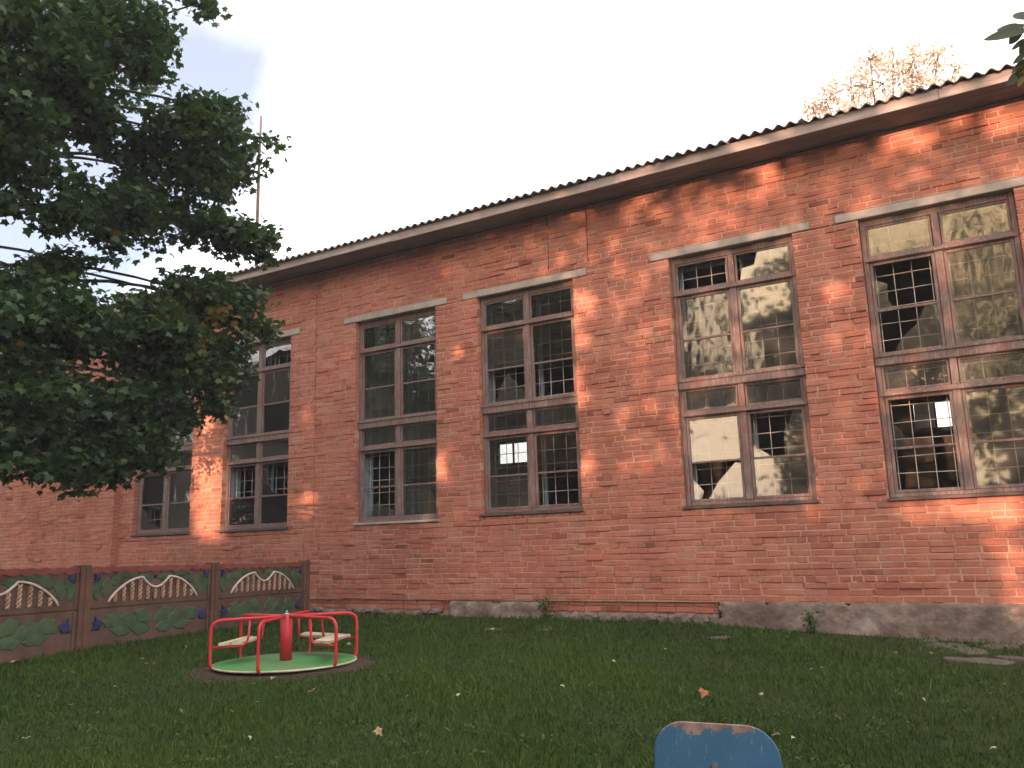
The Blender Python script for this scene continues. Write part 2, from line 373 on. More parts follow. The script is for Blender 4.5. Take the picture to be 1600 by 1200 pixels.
CRACKS = [(-10.33, 1.75, WT), (-10.20, .62, 1.45), (-5.62, ZT+.2, WT), (-4.96, ZT+.2, WT), (-10.55, .6, 1.5)]
wall = empty('wall', (0, 0, 0), parent=BLD)

def backing():
    mb = MB()
    def strip(x0, x1, z0, z1, y0, y1, ops):
        xs = sorted({x0, x1} | {v for o in ops for v in (o[0]-.004, o[1]+.004) if x0 < v < x1})
        for a, b in zip(xs, xs[1:]):
            mid = (a+b)/2; segs = [(z0, z1)]
            for o in ops:
                if o[0]-.004 < mid < o[1]+.004:
                    ns = []
                    for s0, s1 in segs:
                        if o[2]-.004 > s0: ns.append((s0, min(s1, o[2]-.004)))
                        if o[3]+.004 < s1: ns.append((max(s0, o[3]+.004), s1))
                    segs = ns
            cr = [c for c in CRACKS if a < c[0]-.01 and c[0]+.01 < b and y0 == .016]
            for s0, s1 in segs:
                if not cr: mb.box(a, b, y0, y1, s0, s1)
                else:
                    cxs = sorted(c[0] for c in cr); px = a
                    for c in cxs: mb.box(px, c-.006, y0, y1, s0, s1); px = c+.006
                    mb.box(px, b, y0, y1, s0, s1)
    strip(XA, XR, PL-.002, WT, .016, .30, OPEN)
    strip(XA, XR, -.3, PL-.002, .050, .30, [])
    strip(XB, XA, -.3, WT, -.118, .30, OPA)
    strip(XL, XB, -.3, WT, .112, .30, OPB)
    mb.obj('mortar_core', M['mortar'], wall, fix=False)
    ib = MB()
    def inner(x0, x1, ops):
        xs = sorted({x0, x1} | {v for o in ops for v in (o[0], o[1])})
        for a, b in zip(xs, xs[1:]):
            mid = (a+b)/2; o = [o for o in ops if o[0] < mid < o[1]]
            if not o: ib.box(a, b, .302, .44, .3, WT)
            else: ib.box(a, b, .302, .44, .3, o[0][2]); ib.box(a, b, .302, .44, o[0][3], WT)
    inner(XL, XR, OPEN+OPA+OPB)
    ib.obj('inner_lining', M['plaster_in'], wall, fix=False)
backing()

CH = .077
def brick_geo(mb, x0, x1, z0, z1, yf, tint, depth=.125, r=random):
    j = lambda s=.0024: r.uniform(-s, s)
    c = .0045
    tilt = r.uniform(-.003, .003)
    P = [(x0+j(), z0+j(.0015)), (x1+j(), z0+j(.0015)), (x1+j(), z1+j(.0015)), (x0+j(), z1+j(.0015))]
    sg = [(1, 1), (-1, 1), (-1, -1), (1, -1)]
    vs = [(px+sx*c, yf+tilt*(1 if i in (1, 2) else -1), pz+sz*c) for i, ((px, pz), (sx, sz)) in enumerate(zip(P, sg))]
    vs += [(px, yf+c*1.1+tilt*(1 if i in (1, 2) else -1), pz) for i, (px, pz) in enumerate(P)]
    vs += [(px, yf+depth, pz) for px, pz in P]
    fs = [(0, 1, 2, 3)]
    for a in range(4):
        b = (a+1) % 4; fs.append((a+4, b+4, b, a)); fs.append((a+8, b+8, b+4, a+4))
    mb.add(vs, fs, tint)
def cut(rects, o):
    out = []
    for x0, x1, z0, z1 in rects:
        if x1 <= o[0] or x0 >= o[1] or z1 <= o[2] or z0 >= o[3]: out.append((x0, x1, z0, z1)); continue
        if z0 < o[2]: out.append((x0, x1, z0, o[2]))
        if z1 > o[3]: out.append((x0, x1, o[3], z1))
        zz0, zz1 = max(z0, o[2]), min(z1, o[3])
        if x0 < o[0]: out.append((x0, o[0], zz0, zz1))
        if x1 > o[1]: out.append((o[1], x1, zz0, zz1))
    return [q for q in out if q[1]-q[0] > .018 and q[3]-q[2] > .014]
def lay(x0, x1, z0, z1, yf, holes, seed):
    r = random.Random(seed); res = []; k = 0; z = z0
    while z < z1-.02:
        hdr = (k % 6 == 3); L = .12 if hdr else .25; jt = .011
        x = x0 - (r.uniform(0, .02) + (0 if hdr else (.13 if k % 2 else 0)))
        while x < x1:
            l = L
            if not hdr and r.random() < .10: l = .12
            l += r.uniform(-.006, .006)
            a, b = max(x, x0), min(x+l, x1)
            h = .0655 + r.uniform(-.004, .003); dz = r.uniform(-.003, .003)+.004*math.sin(x*.9+k*.37)
            if b-a > .02:
                full = a == x and b == x+l
                rects = [(a, b, z+dz, min(z+dz+h, z1))]
                for o in holes: rects = cut(rects, o)
                for q in rects:
                    t = min(1, max(0, r.gauss(.5, .12)))
                    if r.random() < .022: t = r.uniform(.02, .2)
                    if r.random() < .03: t = r.uniform(.75, .95)
                    pr = r.uniform(.001, .009)
                    if r.random() < .03: pr = -.004
                    if r.random() < .02: pr = .02
                    res.append((*q, yf-pr, t, full and len(rects) == 1 and abs(q[3]-q[2]-h) < 1e-6 and not (r.random() < 0)))
            x += l + jt + r.uniform(-.003, .004)
        z += CH; k += 1
    return res
crk = [(c-.007, c+.007, z0, z1) for c, z0, z1 in CRACKS]
B = lay(XA, XR, PL, WT-.005, 0.0, OPEN+LINT+crk, 11)
B0 = lay(-10.9, -3.35, PL-2*CH, PL-.006, .034, [(-7.56, -5.95, 0, 1)], 12)
BA = lay(XB, XA, .2, WT-.005, -.13, OPA, 13); BB = lay(XL, XB, .2, WT-.005, .10, OPB, 14)
def pointing(rows, x0, x1, z0, z1, yf, holes, seed):
    r = random.Random(seed); mb = MB()
    def quad(a, b, c, d):
        rects = [(a, b, c, d)]
        for o in holes: rects = [q for q in cut2(rects, o)]
        for (p, q, u, v) in rects:
            y = yf+r.uniform(-.002, .0035); mb.add([(p, y, u), (q, y+r.uniform(-.001, .001), u), (q, y, v), (p, y, v)], [(0, 1, 2, 3)])
    z = z0
    while z < z1-.02:
        x = x0; zone = .06+.10*(math.sin(z*2.1+seed) > .2)
        if abs(z-(PL+14*CH)) < .01: zone = .7
        while x < x1:
            l = r.uniform(.12, .7)
            if r.random() > zone: quad(x, min(x+l, x1), z-.016, z+.004)
            x += l
        z += CH
    for q in rows:
        if r.random() > .07 and q[1] < x1-.02: quad(q[1]-.004, q[1]+.020, q[2]-.004, q[3]+.004)
    return mb
def cut2(rects, o):
    out = []
    for x0, x1, z0, z1 in rects:
        if x1 <= o[0] or x0 >= o[1] or z1 <= o[2] or z0 >= o[3]: out.append((x0, x1, z0, z1)); continue
        if x0 < o[0]: out.append((x0, o[0], z0, z1))
        if x1 > o[1]: out.append((o[1], x1, z0, z1))
    return out
pointing(B, XA, XR, PL, WT-.005, 0.0, OPEN+LINT+crk, 51).obj('pointing', M['mortar'], wall, fix=False, kind='stuff')
pointing(BA, XB, XA, .2, WT-.005, -.13, OPA, 52).obj('side_pointing', M['mortar'], wall, fix=False, kind='stuff')
pointing(BB, XL, XB, .2, WT-.005, .10, OPB, 53).obj('side_pointing', M['mortar'], wall, fix=False, kind='stuff')
# the 300 bricks that show largest become objects of their own, the rest one mass
def shown(q):
    c = np.array([(q[0]+q[1])/2, 0, (q[2]+q[3])/2]) - CAM
    zc = c@_F; u = 800+FPX*(c@_R)/zc; v = 600-FPX*(c@_U)/zc
    if not (10 < u < 1590 and 10 < v < 1190) or not q[6] or q[1]-q[0] < .2: return 0
    return (q[1]-q[0])*(q[3]-q[2])/(np.linalg.norm(c)**3)*10.8
B += B0
order = sorted(range(len(B)), key=lambda i: -shown(B[i]))[:300]; big = set(order)
variants = []
for k in range(24):
    mb = MB(); r = random.Random(100+k)
    t = min(1, max(0, r.gauss(.5, .13))) if k > 0 else .12
    brick_geo(mb, -.125, .125, -.0327, .0327, 0, t, r=r); variants.append(mb.mesh('brick', M['brick'], fix=False))
vr = random.Random(5)
for i in order:
    q = B[i]; o = bpy.data.objects.new('brick', vr.choice(variants))
    o.location = ((q[0]+q[1])/2, q[4], (q[2]+q[3])/2); o.scale.x = (q[1]-q[0])/.25
    finish(o, wall)
mb = MB(); r = random.Random(3)
for i, q in enumerate(B):
    if i not in big: brick_geo(mb, q[0], q[1], q[2], q[3], q[4], q[5], r=r)
mb.obj('brickwork', M['brick'], wall, fix=False, kind='stuff')
mb = MB()
for q in BA+BB: brick_geo(mb, q[0], q[1], q[2], q[3], q[4], q[5], r=r)
for z in np.arange(.2, WT-.05, CH):            # return of the projecting bay
    mb.box(XA-.11, XA+.006, -.126, .01, z, z+.066, r.gauss(.5, .15))
mb.obj('side_brickwork', M['brick'], wall, fix=False, kind='stuff')

# plinth: render slabs, rubble stones in between
plinth = empty('plinth', (0, 0, 0), parent=BLD)
def nz3(x, z, s):
    return (math.sin(x*7.3+s)*math.sin(z*11+s*2)+math.sin(x*17.1+s*3+z*5)*.6+math.sin(x*31+z*23+s)*.35)/2
def render_slab(x0, x1, z0, z1, y, s, ragged_l, ragged_r):
    nx, nz_ = int((x1-x0)/.05), 13; mb = MB(); V = []
    for j in range(nz_+1):
        for i in range(nx+1):
            x = x0+(x1-x0)*i/nx; t = j/nz_
            top = z1 + .012*nz3(x, 3, s) - (.05 if nz3(x*.8, 1, s+4) > .62 else 0)
            z = z0+(top-z0)*t
            if i == 0 and ragged_l: x += .09*nz3(1, z*3, s) + ragged_l*(t-.5)
            if i == nx and ragged_r: x += .09*nz3(2, z*3, s+1)
            V.append((x, y - .012*nz3(x, z*2.2, s) - .02*(1-t) + (.012 if j == nz_ else 0), z))
    n = nx+1; F = [(j*n+i, j*n+i+1, (j+1)*n+i+1, (j+1)*n+i) for j in range(nz_) for i in range(nx)]
    mb.add(V, F)
    tops = [(nz_)*n+i for i in range(n)]; b0 = len(mb.v)
    for i in tops: p = mb.v[i]; mb.v.append((p[0], .05, p[2]))
    for i in range(n-1): mb.f.append((tops[i], tops[i+1], b0+i+1, b0+i)); mb.t.append(0)
    for cx in (0, nx):
        sd = [j*n+cx for j in range(nz_+1)]; b1 = len(mb.v)
        for i in sd: p = mb.v[i]; mb.v.append((p[0], .05, p[2]))
        for i in range(nz_): mb.f.append((sd[i], sd[i+1], b1+i+1, b1+i)); mb.t.append(0)
    mb.obj('render_slab', M['render'], plinth, smooth=True)
render_slab(-3.42, XR, -.15, PL-.004, -.035, 1.0, .25, 0)
render_slab(-7.52, -5.98, -.1, PL-.03, -.012, 2.3, .02, .05)
render_slab(-10.9, -7.7, -.1, PL-2*CH-.02, -.03, 4.1, .02, .05)
render_slab(XL, -10.92, -.1, PL-.004, -.16, 5.1, .02, .05)
def stone(x, z, w, h, d, y, parent, seed, name='stone', mat='stone', loc=None):
    r = random.Random(seed); mb = MB(); n = 7
    ring = [(math.cos(2*math.pi*k/n+r.uniform(-.25, .25)), math.sin(2*math.pi*k/n+r.uniform(-.25, .25))) for k in range(n)]
    vs = [(x+a*w*.5*r.uniform(.85, 1.1), y+d, z+b*h*.5*r.uniform(.85, 1.1)) for a, b in ring]
    vs += [(p[0], y+r.uniform(0, d*.35), p[2]) for p in vs[:n]]
    vs += [(x+a*w*.28+r.uniform(-.01, .01), y-r.uniform(.01, .03), z+b*h*.28) for a, b in ring]
    fs = [(k, (k+1) % n, (k+1) % n+n, k+n) for k in range(n)] + [(k+n, (k+1) % n+n, (k+1) % n+2*n, k+2*n) for k in range(n)] + [tuple(range(2*n, 3*n))]
    mb.add(vs, fs); return mb.obj(name, M[mat], parent)
sr = random.Random(21); x = -5.9; k = 0
while x < -3.3:
    w = sr.uniform(.14, .30); zt = PL-2*CH-.01
    h = sr.uniform(.15, .2)
    stone(x+w/2, zt-h/2+.01, w*1.02, h, .14, -.02, plinth, 300+k); k += 1
    if zt-h > .1: stone(x+w/2+.05, zt-h-.05, w, .14, .14, -.03, plinth, 400+k)
    x += w*.97
x = -10.3
while x < -7.8:
    w = sr.uniform(.12, .24)
    if sr.random() < .55: stone(x+w/2, PL-2*CH-.03, w, .09, .1, -.075, plinth, 500+k)
    k += 1; x += w*1.1

# lintels
for i, (a, b, z0, z1) in enumerate(LINT):
    mb = MB(); mb.cbox(a+.004, b-.004, -.016, .28, z0+.003, z1-.003, .008); mb.obj('lintel', M['concrete'], BLD, fix=True)

# ------------------------------------------------------------------ windows
def pane_poly(x0, x1, z0, z1, poly=None):
    if poly is None: return [[(x0, z0), (x1, z0), (x1, z1), (x0, z1)]]
    return [[(x0+(x1-x0)*a, z0+(z1-z0)*b) for a, b in p] for p in poly]
# pane keys: U/L unit, T transom or M/N main upper/lower, l/r side. value: list of shards (empty = gone) or a material name
SPEC = {
 0: {'LNl': [[(0, 0), (0, .9), (.2, .75), (.35, .35), (.75, .1), (1, 0)], [(.2, 1), (1, 1), (1, .8), (.6, .86)]], 'LNr': 'glass_dusty', 'LMl': 'glass', 'UTl': 'glass_dusty'},
 1: {'UTl': 'glass_gold', 'UTr': [[(0, .5), (0, 1), (1, 1), (1, .72), (.72, .66), (.55, .80), (.3, .62)]], 'LMl': [], 'LNl': 'glass', 'LMr': [[(0, 0), (0, 1), (.25, 1), (.15, .4), (.5, 0)]], 'UMl': 'glass', 'LTl': 'glass_dusty', 'LTr': 'glass_dusty'},
 2: {'LMl': [], 'LNl': [[(.18, 0), (.30, .30), (.46, .55), (.62, .34), (1, .22), (1, 0)]], 'LTl': 'glass_wavy', 'LTr': 'glass_wavy', 'LMr': 'glass', 'UTl': 'glass', 'UTr': 'glass'},
 3: {'UNl': [[(.22, 0), (.30, .42), (.56, .86), (1, .16), (1, 0)]], 'UMl': 'glass_wavy', 'LTl': 'glass', 'UNr': [], 'LNr': [], 'LMl': 'glass', 'LMr': 'glass', 'LNl': 'glass_dusty', 'UTl': 'glass', 'UTr': 'glass'},
 4: {'UTl': [], 'UTr': [[(.05, 0), (.10, .45), (.34, .52), (.42, 1), (1, 1), (1, 0)]], 'UMl': 'glass_wavy', 'UNl': 'glass_wavy', 'UMr': 'glass_gold', 'UNr': 'glass_wavy', 'LTl': 'glass_dusty', 'LTr': 'glass_wavy',
     'LMl': 'glass_gold', 'LNl': [[(.30, 0), (.52, .45), (.88, .95), (1, .92), (1, 0)], [(0, 0), (.02, .55), (.10, .42), (.22, .22), (.18, .06), (.10, 0)]],
     'LMr': [[(.60, 0), (.62, .55), (.76, .80), (.80, 1), (1, 1), (1, 0)], [(.02, .0), (.02, .62), (.16, .50), (.10, .22), (.36, 0)]], 'LNr': 'glass_gold'},
 5: {'UTl': 'glass_wavy', 'UTr': 'glass_wavy', 'UMl': [[(0, 0), (0, .70), (.22, .55), (.20, .2), (.30, 0)]], 'UNl': [[(.20, 0), (.38, .34), (.62, .58), (.80, 1), (1, 1), (1, 0)]], 'UMr': 'glass_wavy', 'UNr': 'glass_wavy',
     'LTl': 'glass_dusty', 'LTr': 'glass_wavy', 'LMl': [[(0, .0), (0, .52), (.10, .46), (.28, .10), (.28, 0)]], 'LNl': [], 'LMr': 'glass_gold', 'LNr': 'glass_gold'},
 6: {'UMl': 'glass_wavy', 'LMr': [], 'LNr': 'glass_wavy'},
}
TILT = {(4, 'LMl'): (.0, 0), (4, 'LNl'): (0, 0), (4, 'LNr'): (0, 0), (4, 'LMr'): (0, 0), (5, 'LMr'): (0, 0), (5, 'LNr'): (0, 0.0), (4, 'UMr'): (0, 0)}
def window(i, c, zb):
    r = random.Random(60+i); H = ZT+.02-zb; w = WW/2
    root = empty('window', (c, 0, zb), parent=BLD)
    y0, y1 = .085, .165
    zm = ZM-zb
    fr = MB()
    fr.cbox(-w+.004, -w+.062, y0, y1, .05, H-.004, .006); fr.cbox(w-.062, w-.004, y0, y1, .05, H-.004, .006)     # jambs
    fr.cbox(-w+.062, w-.062, y0+.003, y1, H-.085, H-.004, .006)                                                  # head
    fr.cbox(-w+.062, w-.062, y0+.003, y1, .05, .095, .006)
    fr.cbox(-w+.004, w-.004, y0-.03, y1-.01, zm-.070, zm+.060, .012)                                             # beam between the two units
    fr.cbox(-w+.01, w-.01, y0-.045, y0-.032, zm+.035, zm+.070, .005)
    units = [('L', .095, zm-.070), ('U', zm+.060, H-.085)]
    lay_ = []
    for nm, a, b in units:
        h = b-a; tr = a+h*(.735 if nm == 'U' else .775); th = .068
        fr.cbox(-w+.062, w-.062, y0-.012, y1-.012, tr-th/2, tr+th/2, .006)                                       # transom rail
        fr.cbox(-w+.03, w-.03, y0-.030, y0-.014, tr-th/2+.008, tr-th/2+.034, .004)                                # drip strip
        fr.cbox(-.045, .045, y0-.006, y1-.004, a, tr-th/2, .006); fr.cbox(-.04, .04, y0-.004, y1-.006, tr+th/2, b, .006)
        lay_.append((nm, a, b, tr-th/2, tr+th/2))
    fr.obj('frame', M['wood'], root)
    sl_ = MB(); sl_.cbox(-w-.02, w+.015, -.028, .10, .006, .044, .006); sl_.cbox(-w+.01, w-.01, .10, .20, .0, .046, .005)
    sl_.obj('sill', M['concrete'] if i in (2,) else M['wood_dark'], root)
    sp = SPEC.get(i, {})
    def put_pane(key, x0, x1, z0, z1, yy):
        v = sp.get(key, None); mat = 'glass'; poly = None
        if isinstance(v, str): mat = v
        elif isinstance(v, list):
            if not v: return
            poly = v; mat = {1: 'glass_gold', 4: 'glass_gold', 5: 'glass_wavy'}.get(i, 'glass_dusty')
        elif r.random() < .35: mat = 'glass_wavy'
        mb = MB(); cx, cz = (x0+x1)/2, (z0+z1)/2
        for p in pane_poly(x0-.006, x1+.006, z0-.006, z1+.006, poly): mb.prism([(a-cx, b-cz) for a, b in p], -.0015, .0015)
        o = mb.obj('pane', M[mat], root, loc=(cx, yy, cz))
        tx, tz = TILT.get((i, key), (r.uniform(-.5, .5), r.uniform(-.7, .7)))
        o.rotation_euler = (math.radians(tx*.6), 0, math.radians(tz*.6))
        if poly: o['label'] = 'broken pane with jagged edge'
    for nm, a, b, t0, t1 in lay_:
        for sd, x0, x1 in (('l', -w+.062, -.045), ('r', .045, w-.062)):
            # transom light
            s = MB(); e = .024; X0, X1, Z0, Z1 = x0+.004, x1-.004, t1+.004, b-.004; ya, yb = y0+.012, y0+.052
            s.cbox(X0, X0+e, ya, yb, Z0, Z1, .004); s.cbox(X1-e, X1, ya, yb, Z0, Z1, .004)
            s.cbox(X0+e, X1-e, ya+.002, yb, Z0, Z0+e, .004); s.cbox(X0+e, X1-e, ya+.002, yb, Z1-e, Z1, .004)
            s.obj('sash', M['wood'], root); put_pane(nm+'T'+sd, X0+e, X1-e, Z0+e, Z1-e, y0+.03)
            # main casement with one glazing bar
            s = MB(); e = .036; Z0, Z1 = a+.004, t0-.004
            zmid = Z0 + (Z1-Z0)*(.475 if nm == 'U' else .46)
            s.cbox(X0, X0+e, ya, yb, Z0, Z1, .004); s.cbox(X1-e, X1, ya, yb, Z0, Z1, .004)
            s.cbox(X0+e, X1-e, ya+.002, yb, Z0, Z0+e, .004); s.cbox(X0+e, X1-e, ya+.002, yb, Z1-e, Z1, .004)
            s.cbox(X0+e, X1-e, ya+.006, yb-.004, zmid-.014, zmid+.014, .004)
            s.obj('sash', M['wood'], root)
            put_pane(nm+'M'+sd, X0+e, X1-e, zmid+.014, Z1-e, y0+.03); put_pane(nm+'N'+sd, X0+e, X1-e, Z0+e, zmid-.014, y0+.03)
    # pale reveals and the inner frame of the double window
    rv = MB(); rv.box(-w+.0, -w+.022, .17, .43, .05, H-.01); rv.box(w-.022, w, .17, .43, .05, H-.01); rv.box(-w+.022, w-.022, .17, .43, H-.04, H-.01)
    rv.obj('inner_reveal', M['blue_paint'], root)
    inn = MB()
    for xx in (-w+.05, -.08, .08, w-.05): inn.cbox(xx-.022, xx+.022, .34, .385, .05, H-.05, .004)
    for zz in (.08, zm-.05, zm+.05, H-.09): inn.cbox(-w+.03, w-.03, .342, .383, zz-.025, zz+.025, .004)
    inn.obj('inner_frame', M['blue_paint'], root)
    # steel grille between the two glazings
    g = MB(); gy = .255
    for xx in np.arange(-w+.11, w-.05, .205): 
        q = r.uniform(-.006, .006); g.tube([(xx+q, gy, .06), (xx-q, gy+r.uniform(-.006, .006), H*.5), (xx+q*.5, gy, H-.05)], .0055, 5)
    for zz in np.arange(.13, H-.08, .205):
        q = r.uniform(-.008, .008); g.tube([(-w+.03, gy+.011, zz+q), (0, gy+.011, zz-q), (w-.03, gy+.011, zz+q*.4)], .0055, 5)
    g.obj('grille', M['grille'], root)
    return root
wins = [window(i, c, zb) for i, (c, zb) in enumerate(zip(WC, ZBs))]
def curtain(root, x0, x1, z0, z1, y, mat):
    mb = MB(); n = 40; V = []
    for k in range(n+1):
        t = k/n; x = x0+(x1-x0)*t; V += [(x, y+.02*math.sin(t*38), z1), (x, y+.026*math.sin(t*38+.4), z0+.03*math.sin(t*7))]
    mb.add(V, [(2*k, 2*k+2, 2*k+3, 2*k+1) for k in range(n)]); mb.obj('curtain', M[mat], root, smooth=True)
curtain(wins[0], .05, .78, .08, .72, .21, 'curtain')

# side bay windows
def small_window(x0, x1, z0, z1, y, mat, nm):
    root = empty(nm, (x0, y, z0), parent=BLD); w, h = x1-x0, z1-z0
    f = MB(); e = .06
    f.cbox(0.004, e, 0, .06, .004, h-.004, .005); f.cbox(w-e, w-.004, 0, .06, .004, h-.004, .005)
    f.cbox(e, w-e, .002, .06, .004, e, .005); f.cbox(e, w-e, .002, .06, h-e, h-.004, .005)
    f.cbox(w*.5-.03, w*.5+.03, -.004, .058, e, h-e, .005); f.cbox(e, w*.5-.03, .004, .056, h*.72, h*.72+.05, .005); f.cbox(w*.5+.03, w-e, .004, .056, h*.72, h*.72+.05, .005)
    f.obj('frame', M[mat], root)
    for a, b in ((e, w*.5-.03), (w*.5+.03, w-e)):
        for c, d in ((e, h*.72), (h*.72+.05, h-e)):
            p = MB(); p.box(a-.005, b+.005, .028, .031, c-.005, d+.005); p.obj('pane', M['glass'], root)
    s = MB(); s.cbox(-.05, w+.05, -.14, .02, -.045, 0.0, .005); s.obj('sill', M['concrete'], root)
small_window(*OPA[0], -.02, 'white_paint', 'side_window')
small_window(*OPB[0], .2, 'blue_paint', 'side_window')

# ------------------------------------------------------------------ eaves and roof
roof = empty('roof', (0, 0, 0), parent=BLD)
EY, FZ0, FZ1 = -.47, WT, WT+.125
xs = list(np.arange(XL-.3, XR+.3, 4.02)); fr_ = random.Random(9)
for a, b in zip(xs, xs[1:]+[XR+.5]):
    dz = fr_.uniform(-.006, .006)
    m_ = MB(); m_.cbox(a+.002, b-.002, EY-.025, EY, FZ0-.012+dz, FZ1+dz, .004); m_.obj('fascia_board', M['fascia'], roof)
for k in range(3):
    m_ = MB(); m_.cbox(XL-.3, XR+.5, EY+.003+k*.156, EY+.153+k*.156, WT+.002, WT+.024, .003); m_.obj('soffit_board', M['soffit'], roof)
SL = math.radians(17); sheetW, sheetL, waves, pitch = 1.03, 1.75, 7, .1471
def sheet_mesh():
    n = waves*8; mb = MB(); V = []
    for z in (0.0, -.011):
        for yy in (0, sheetL):
            for i in range(n+1):
                x = sheetW*i/n; V.append((x, yy, z+.023*math.cos(2*math.pi*x/pitch)))
    q = n+1; F = []
    for i in range(n):
        F += [(i, i+1, q+i+1, q+i), (2*q+i, 3*q+i, 3*q+i+1, 2*q+i+1), (i, 2*q+i, 2*q+i+1, i+1), (q+i, q+i+1, 3*q+i+1, 3*q+i)]
    F += [(0, q, 3*q, 2*q), (n, 2*q+n, 3*q+n, q+n)]
    mb.add(V, F); return mb.mesh('roof_sheet', M['slate'], smooth=False)
sm_ = sheet_mesh(); rr = random.Random(8)
for row in range(4):
    for k in range(31):
        o = bpy.data.objects.new('roof_sheet', sm_); d = row*1.60
        o.location = (XL-.35+k*sheetW*1.0, EY-.10+d*math.cos(SL)+rr.uniform(-.022, .022), FZ1+.012+d*math.sin(SL)+row*.009+.004*(k % 2)+rr.uniform(-.004, .012))
        o.rotation_euler = (SL+rr.uniform(-.006, .006), rr.uniform(-.006, .006), rr.uniform(-.004, .004)); finish(o, roof)
HY = 10.4                                                          # outer face of the far wall
rb = MB(); zr = FZ1+.045+6.6*math.sin(SL)
yr = EY-.10+6.6*math.cos(SL)
rb.add([(XL-.4, EY, FZ1+.0), (XR+.5, EY, FZ1+.0), (XR+.5, yr, zr-.05), (XL-.4, yr, zr-.05), (XR+.5, HY+.4, WT+.05), (XL-.4, HY+.4, WT+.05)], [(0, 1, 2, 3), (3, 2, 4, 5)])
rb.obj('roof_deck', M['wood_dark'], roof, fix=False)
# room inside
RM = MB(); RM.box(XL+.2, XR-.2, .302, HY-.3, .42, .50); RM.obj('floor', M['floor_in'], BLD)
RM = MB(); RM.box(XL+.2, XR-.2, .45, HY-.3, 5.75, 5.85); RM.obj('ceiling', M['ceil_in'], BLD)
bw = []
for (u0, u1, v0, v1) in ((1432, 1490, 625, 670), (778, 820, 690, 725)):
    a = on_y(u0, (v0+v1)/2, HY-.3); b = on_y(u1, (v0+v1)/2, HY-.3); t = on_y((u0+u1)/2, v0, HY-.3); q = on_y((u0+u1)/2, v1, HY-.3)
    bw.append((a[0], b[0], q[2], t[2]))
zlo = sum(b[2] for b in bw)/2; zhi = sum(b[3] for b in bw)/2
BW = [(b[0]-.1, b[1]+.1, b[2], b[3]) for b in bw]
print('back windows', BW)
RM = MB(); ed = sorted({XL, XR} | {v for b in BW for v in b[:2]})
for a, b in zip(ed, ed[1:]):
    o = [q for q in BW if q[0] < (a+b)/2 < q[1]]
    if not o: RM.box(a, b, HY-.3, HY, -.2, WT)
    else: RM.box(a, b, HY-.3, HY, -.2, o[0][2]); RM.box(a, b, HY-.3, HY, o[0][3], WT)
RM.obj('far_wall', M['plaster_in'], BLD)
for a, b, c, d in BW:
    root = empty('far_window', (a, HY-.2, c), parent=BLD); w, h = b-a, d-c
    f = MB(); f.box(0, .04, 0, .06, 0, h); f.box(w-.04, w, 0, .06, 0, h); f.box(.04, w-.04, 0, .06, 0, .04); f.box(.04, w-.04, 0, .06, h-.04, h); f.box(w/2-.02, w/2+.02, .002, .058, .04, h-.04)
    f.obj('frame', M['wood_dark'], root)
    p = MB(); p.box(.03, w-.03, .03, .033, .03, h-.03); p.obj('pane', M['glass_dusty'], root)
for x0 in (XL, XR-.3):
    g = MB(); g.box(x0, x0+.3, .31, HY-.31, -.2, WT); g.obj('end_wall', M['plaster_in'], BLD)
for x0 in (XL+.05, XR-.05):
    g = MB(); g.add([(x0, 0, WT), (x0, yr, zr-.1), (x0, HY, WT)], [(0, 1, 2)]); g.obj('gable', M['brick'], BLD, fix=False)

# mast on the roof
b_ = at_r(402, 345, 17.6); t_ = at_r(405, 182, 17.6)
ant = empty('roof_mast', (b_[0], b_[1], 6.93), label='thin metal mast standing on the roof beside the dark maple crown', cat='mast')
mb = MB(); hh = t_[2]-6.93; mb.tube([(0, 0, 0), (0, 0, hh*.62)], .034, 8); mb.obj('pole', M['wood_dark'], ant, smooth=True)
mb = MB(); mb.tube([(0, 0, hh*.60), (.02, 0, hh)], [.026, .020], 8); mb.obj('tip_rod', M['wood_dark'], ant, smooth=True)
mb = MB(); mb.cbox(-.12, .12, -.12, .12, -.02, .03); mb.obj('base_plate', M['steel'], ant)

# ------------------------------------------------------------------ decorated concrete fence
FH = .93
P3 = np.array([-10.12, -.42]); fd = np.array([.17, -.985]); fd /= np.linalg.norm(fd); SPN = 2.2
fz = [.235, .262, .290, .32]                      # base heights of the four posts from the wall outwards
fang = math.atan2(-fd[1], -fd[0])                  # local +x runs from the near post to the far one
fence = empty('concrete_fence', (P3[0], P3[1], fz[0]), label='low brown concrete fence with white arches, green leaves and blue flowers', cat='fence')
def wp(k): return np.array([*(P3+fd*SPN*k), fz[k]])
def relief(pts, parent, name, mat, y0=-.002, y1=-.016, loc=None, dome=True):
    mb = MB(); n = len(pts); cx = sum(p[0] for p in pts)/n; cz = sum(p[1] for p in pts)/n
    V = [(x, y0, z) for x, z in pts] + [(cx+(x-cx)*.82, y1, cz+(z-cz)*.82) for x, z in pts] + [(cx, y1-.006, cz)]
    F = [(i, (i+1) % n, (i+1) % n+n, i+n) for i in range(n)] + [(i+n, (i+1) % n+n, 2*n) for i in range(n)]
    mb.add(V, F); return mb.obj(name, M[mat], parent)
def leaf_pts(x, z, L, W, ang, n=5):
    c, s = math.cos(ang), math.sin(ang); up = []; dn = []
    for k in range(n+1):
        t = k/n; w = W*math.sin(math.pi*min(1, t*1.02))**.8*(1+.18*((k % 2)*2-1)); up.append((t*L, w)); dn.append((t*L, -w))
    return [(x+a*c-b*s, z+a*s+b*c) for a, b in dn[:-1]+[(L, 0)]+list(reversed(up[1:-1]))]
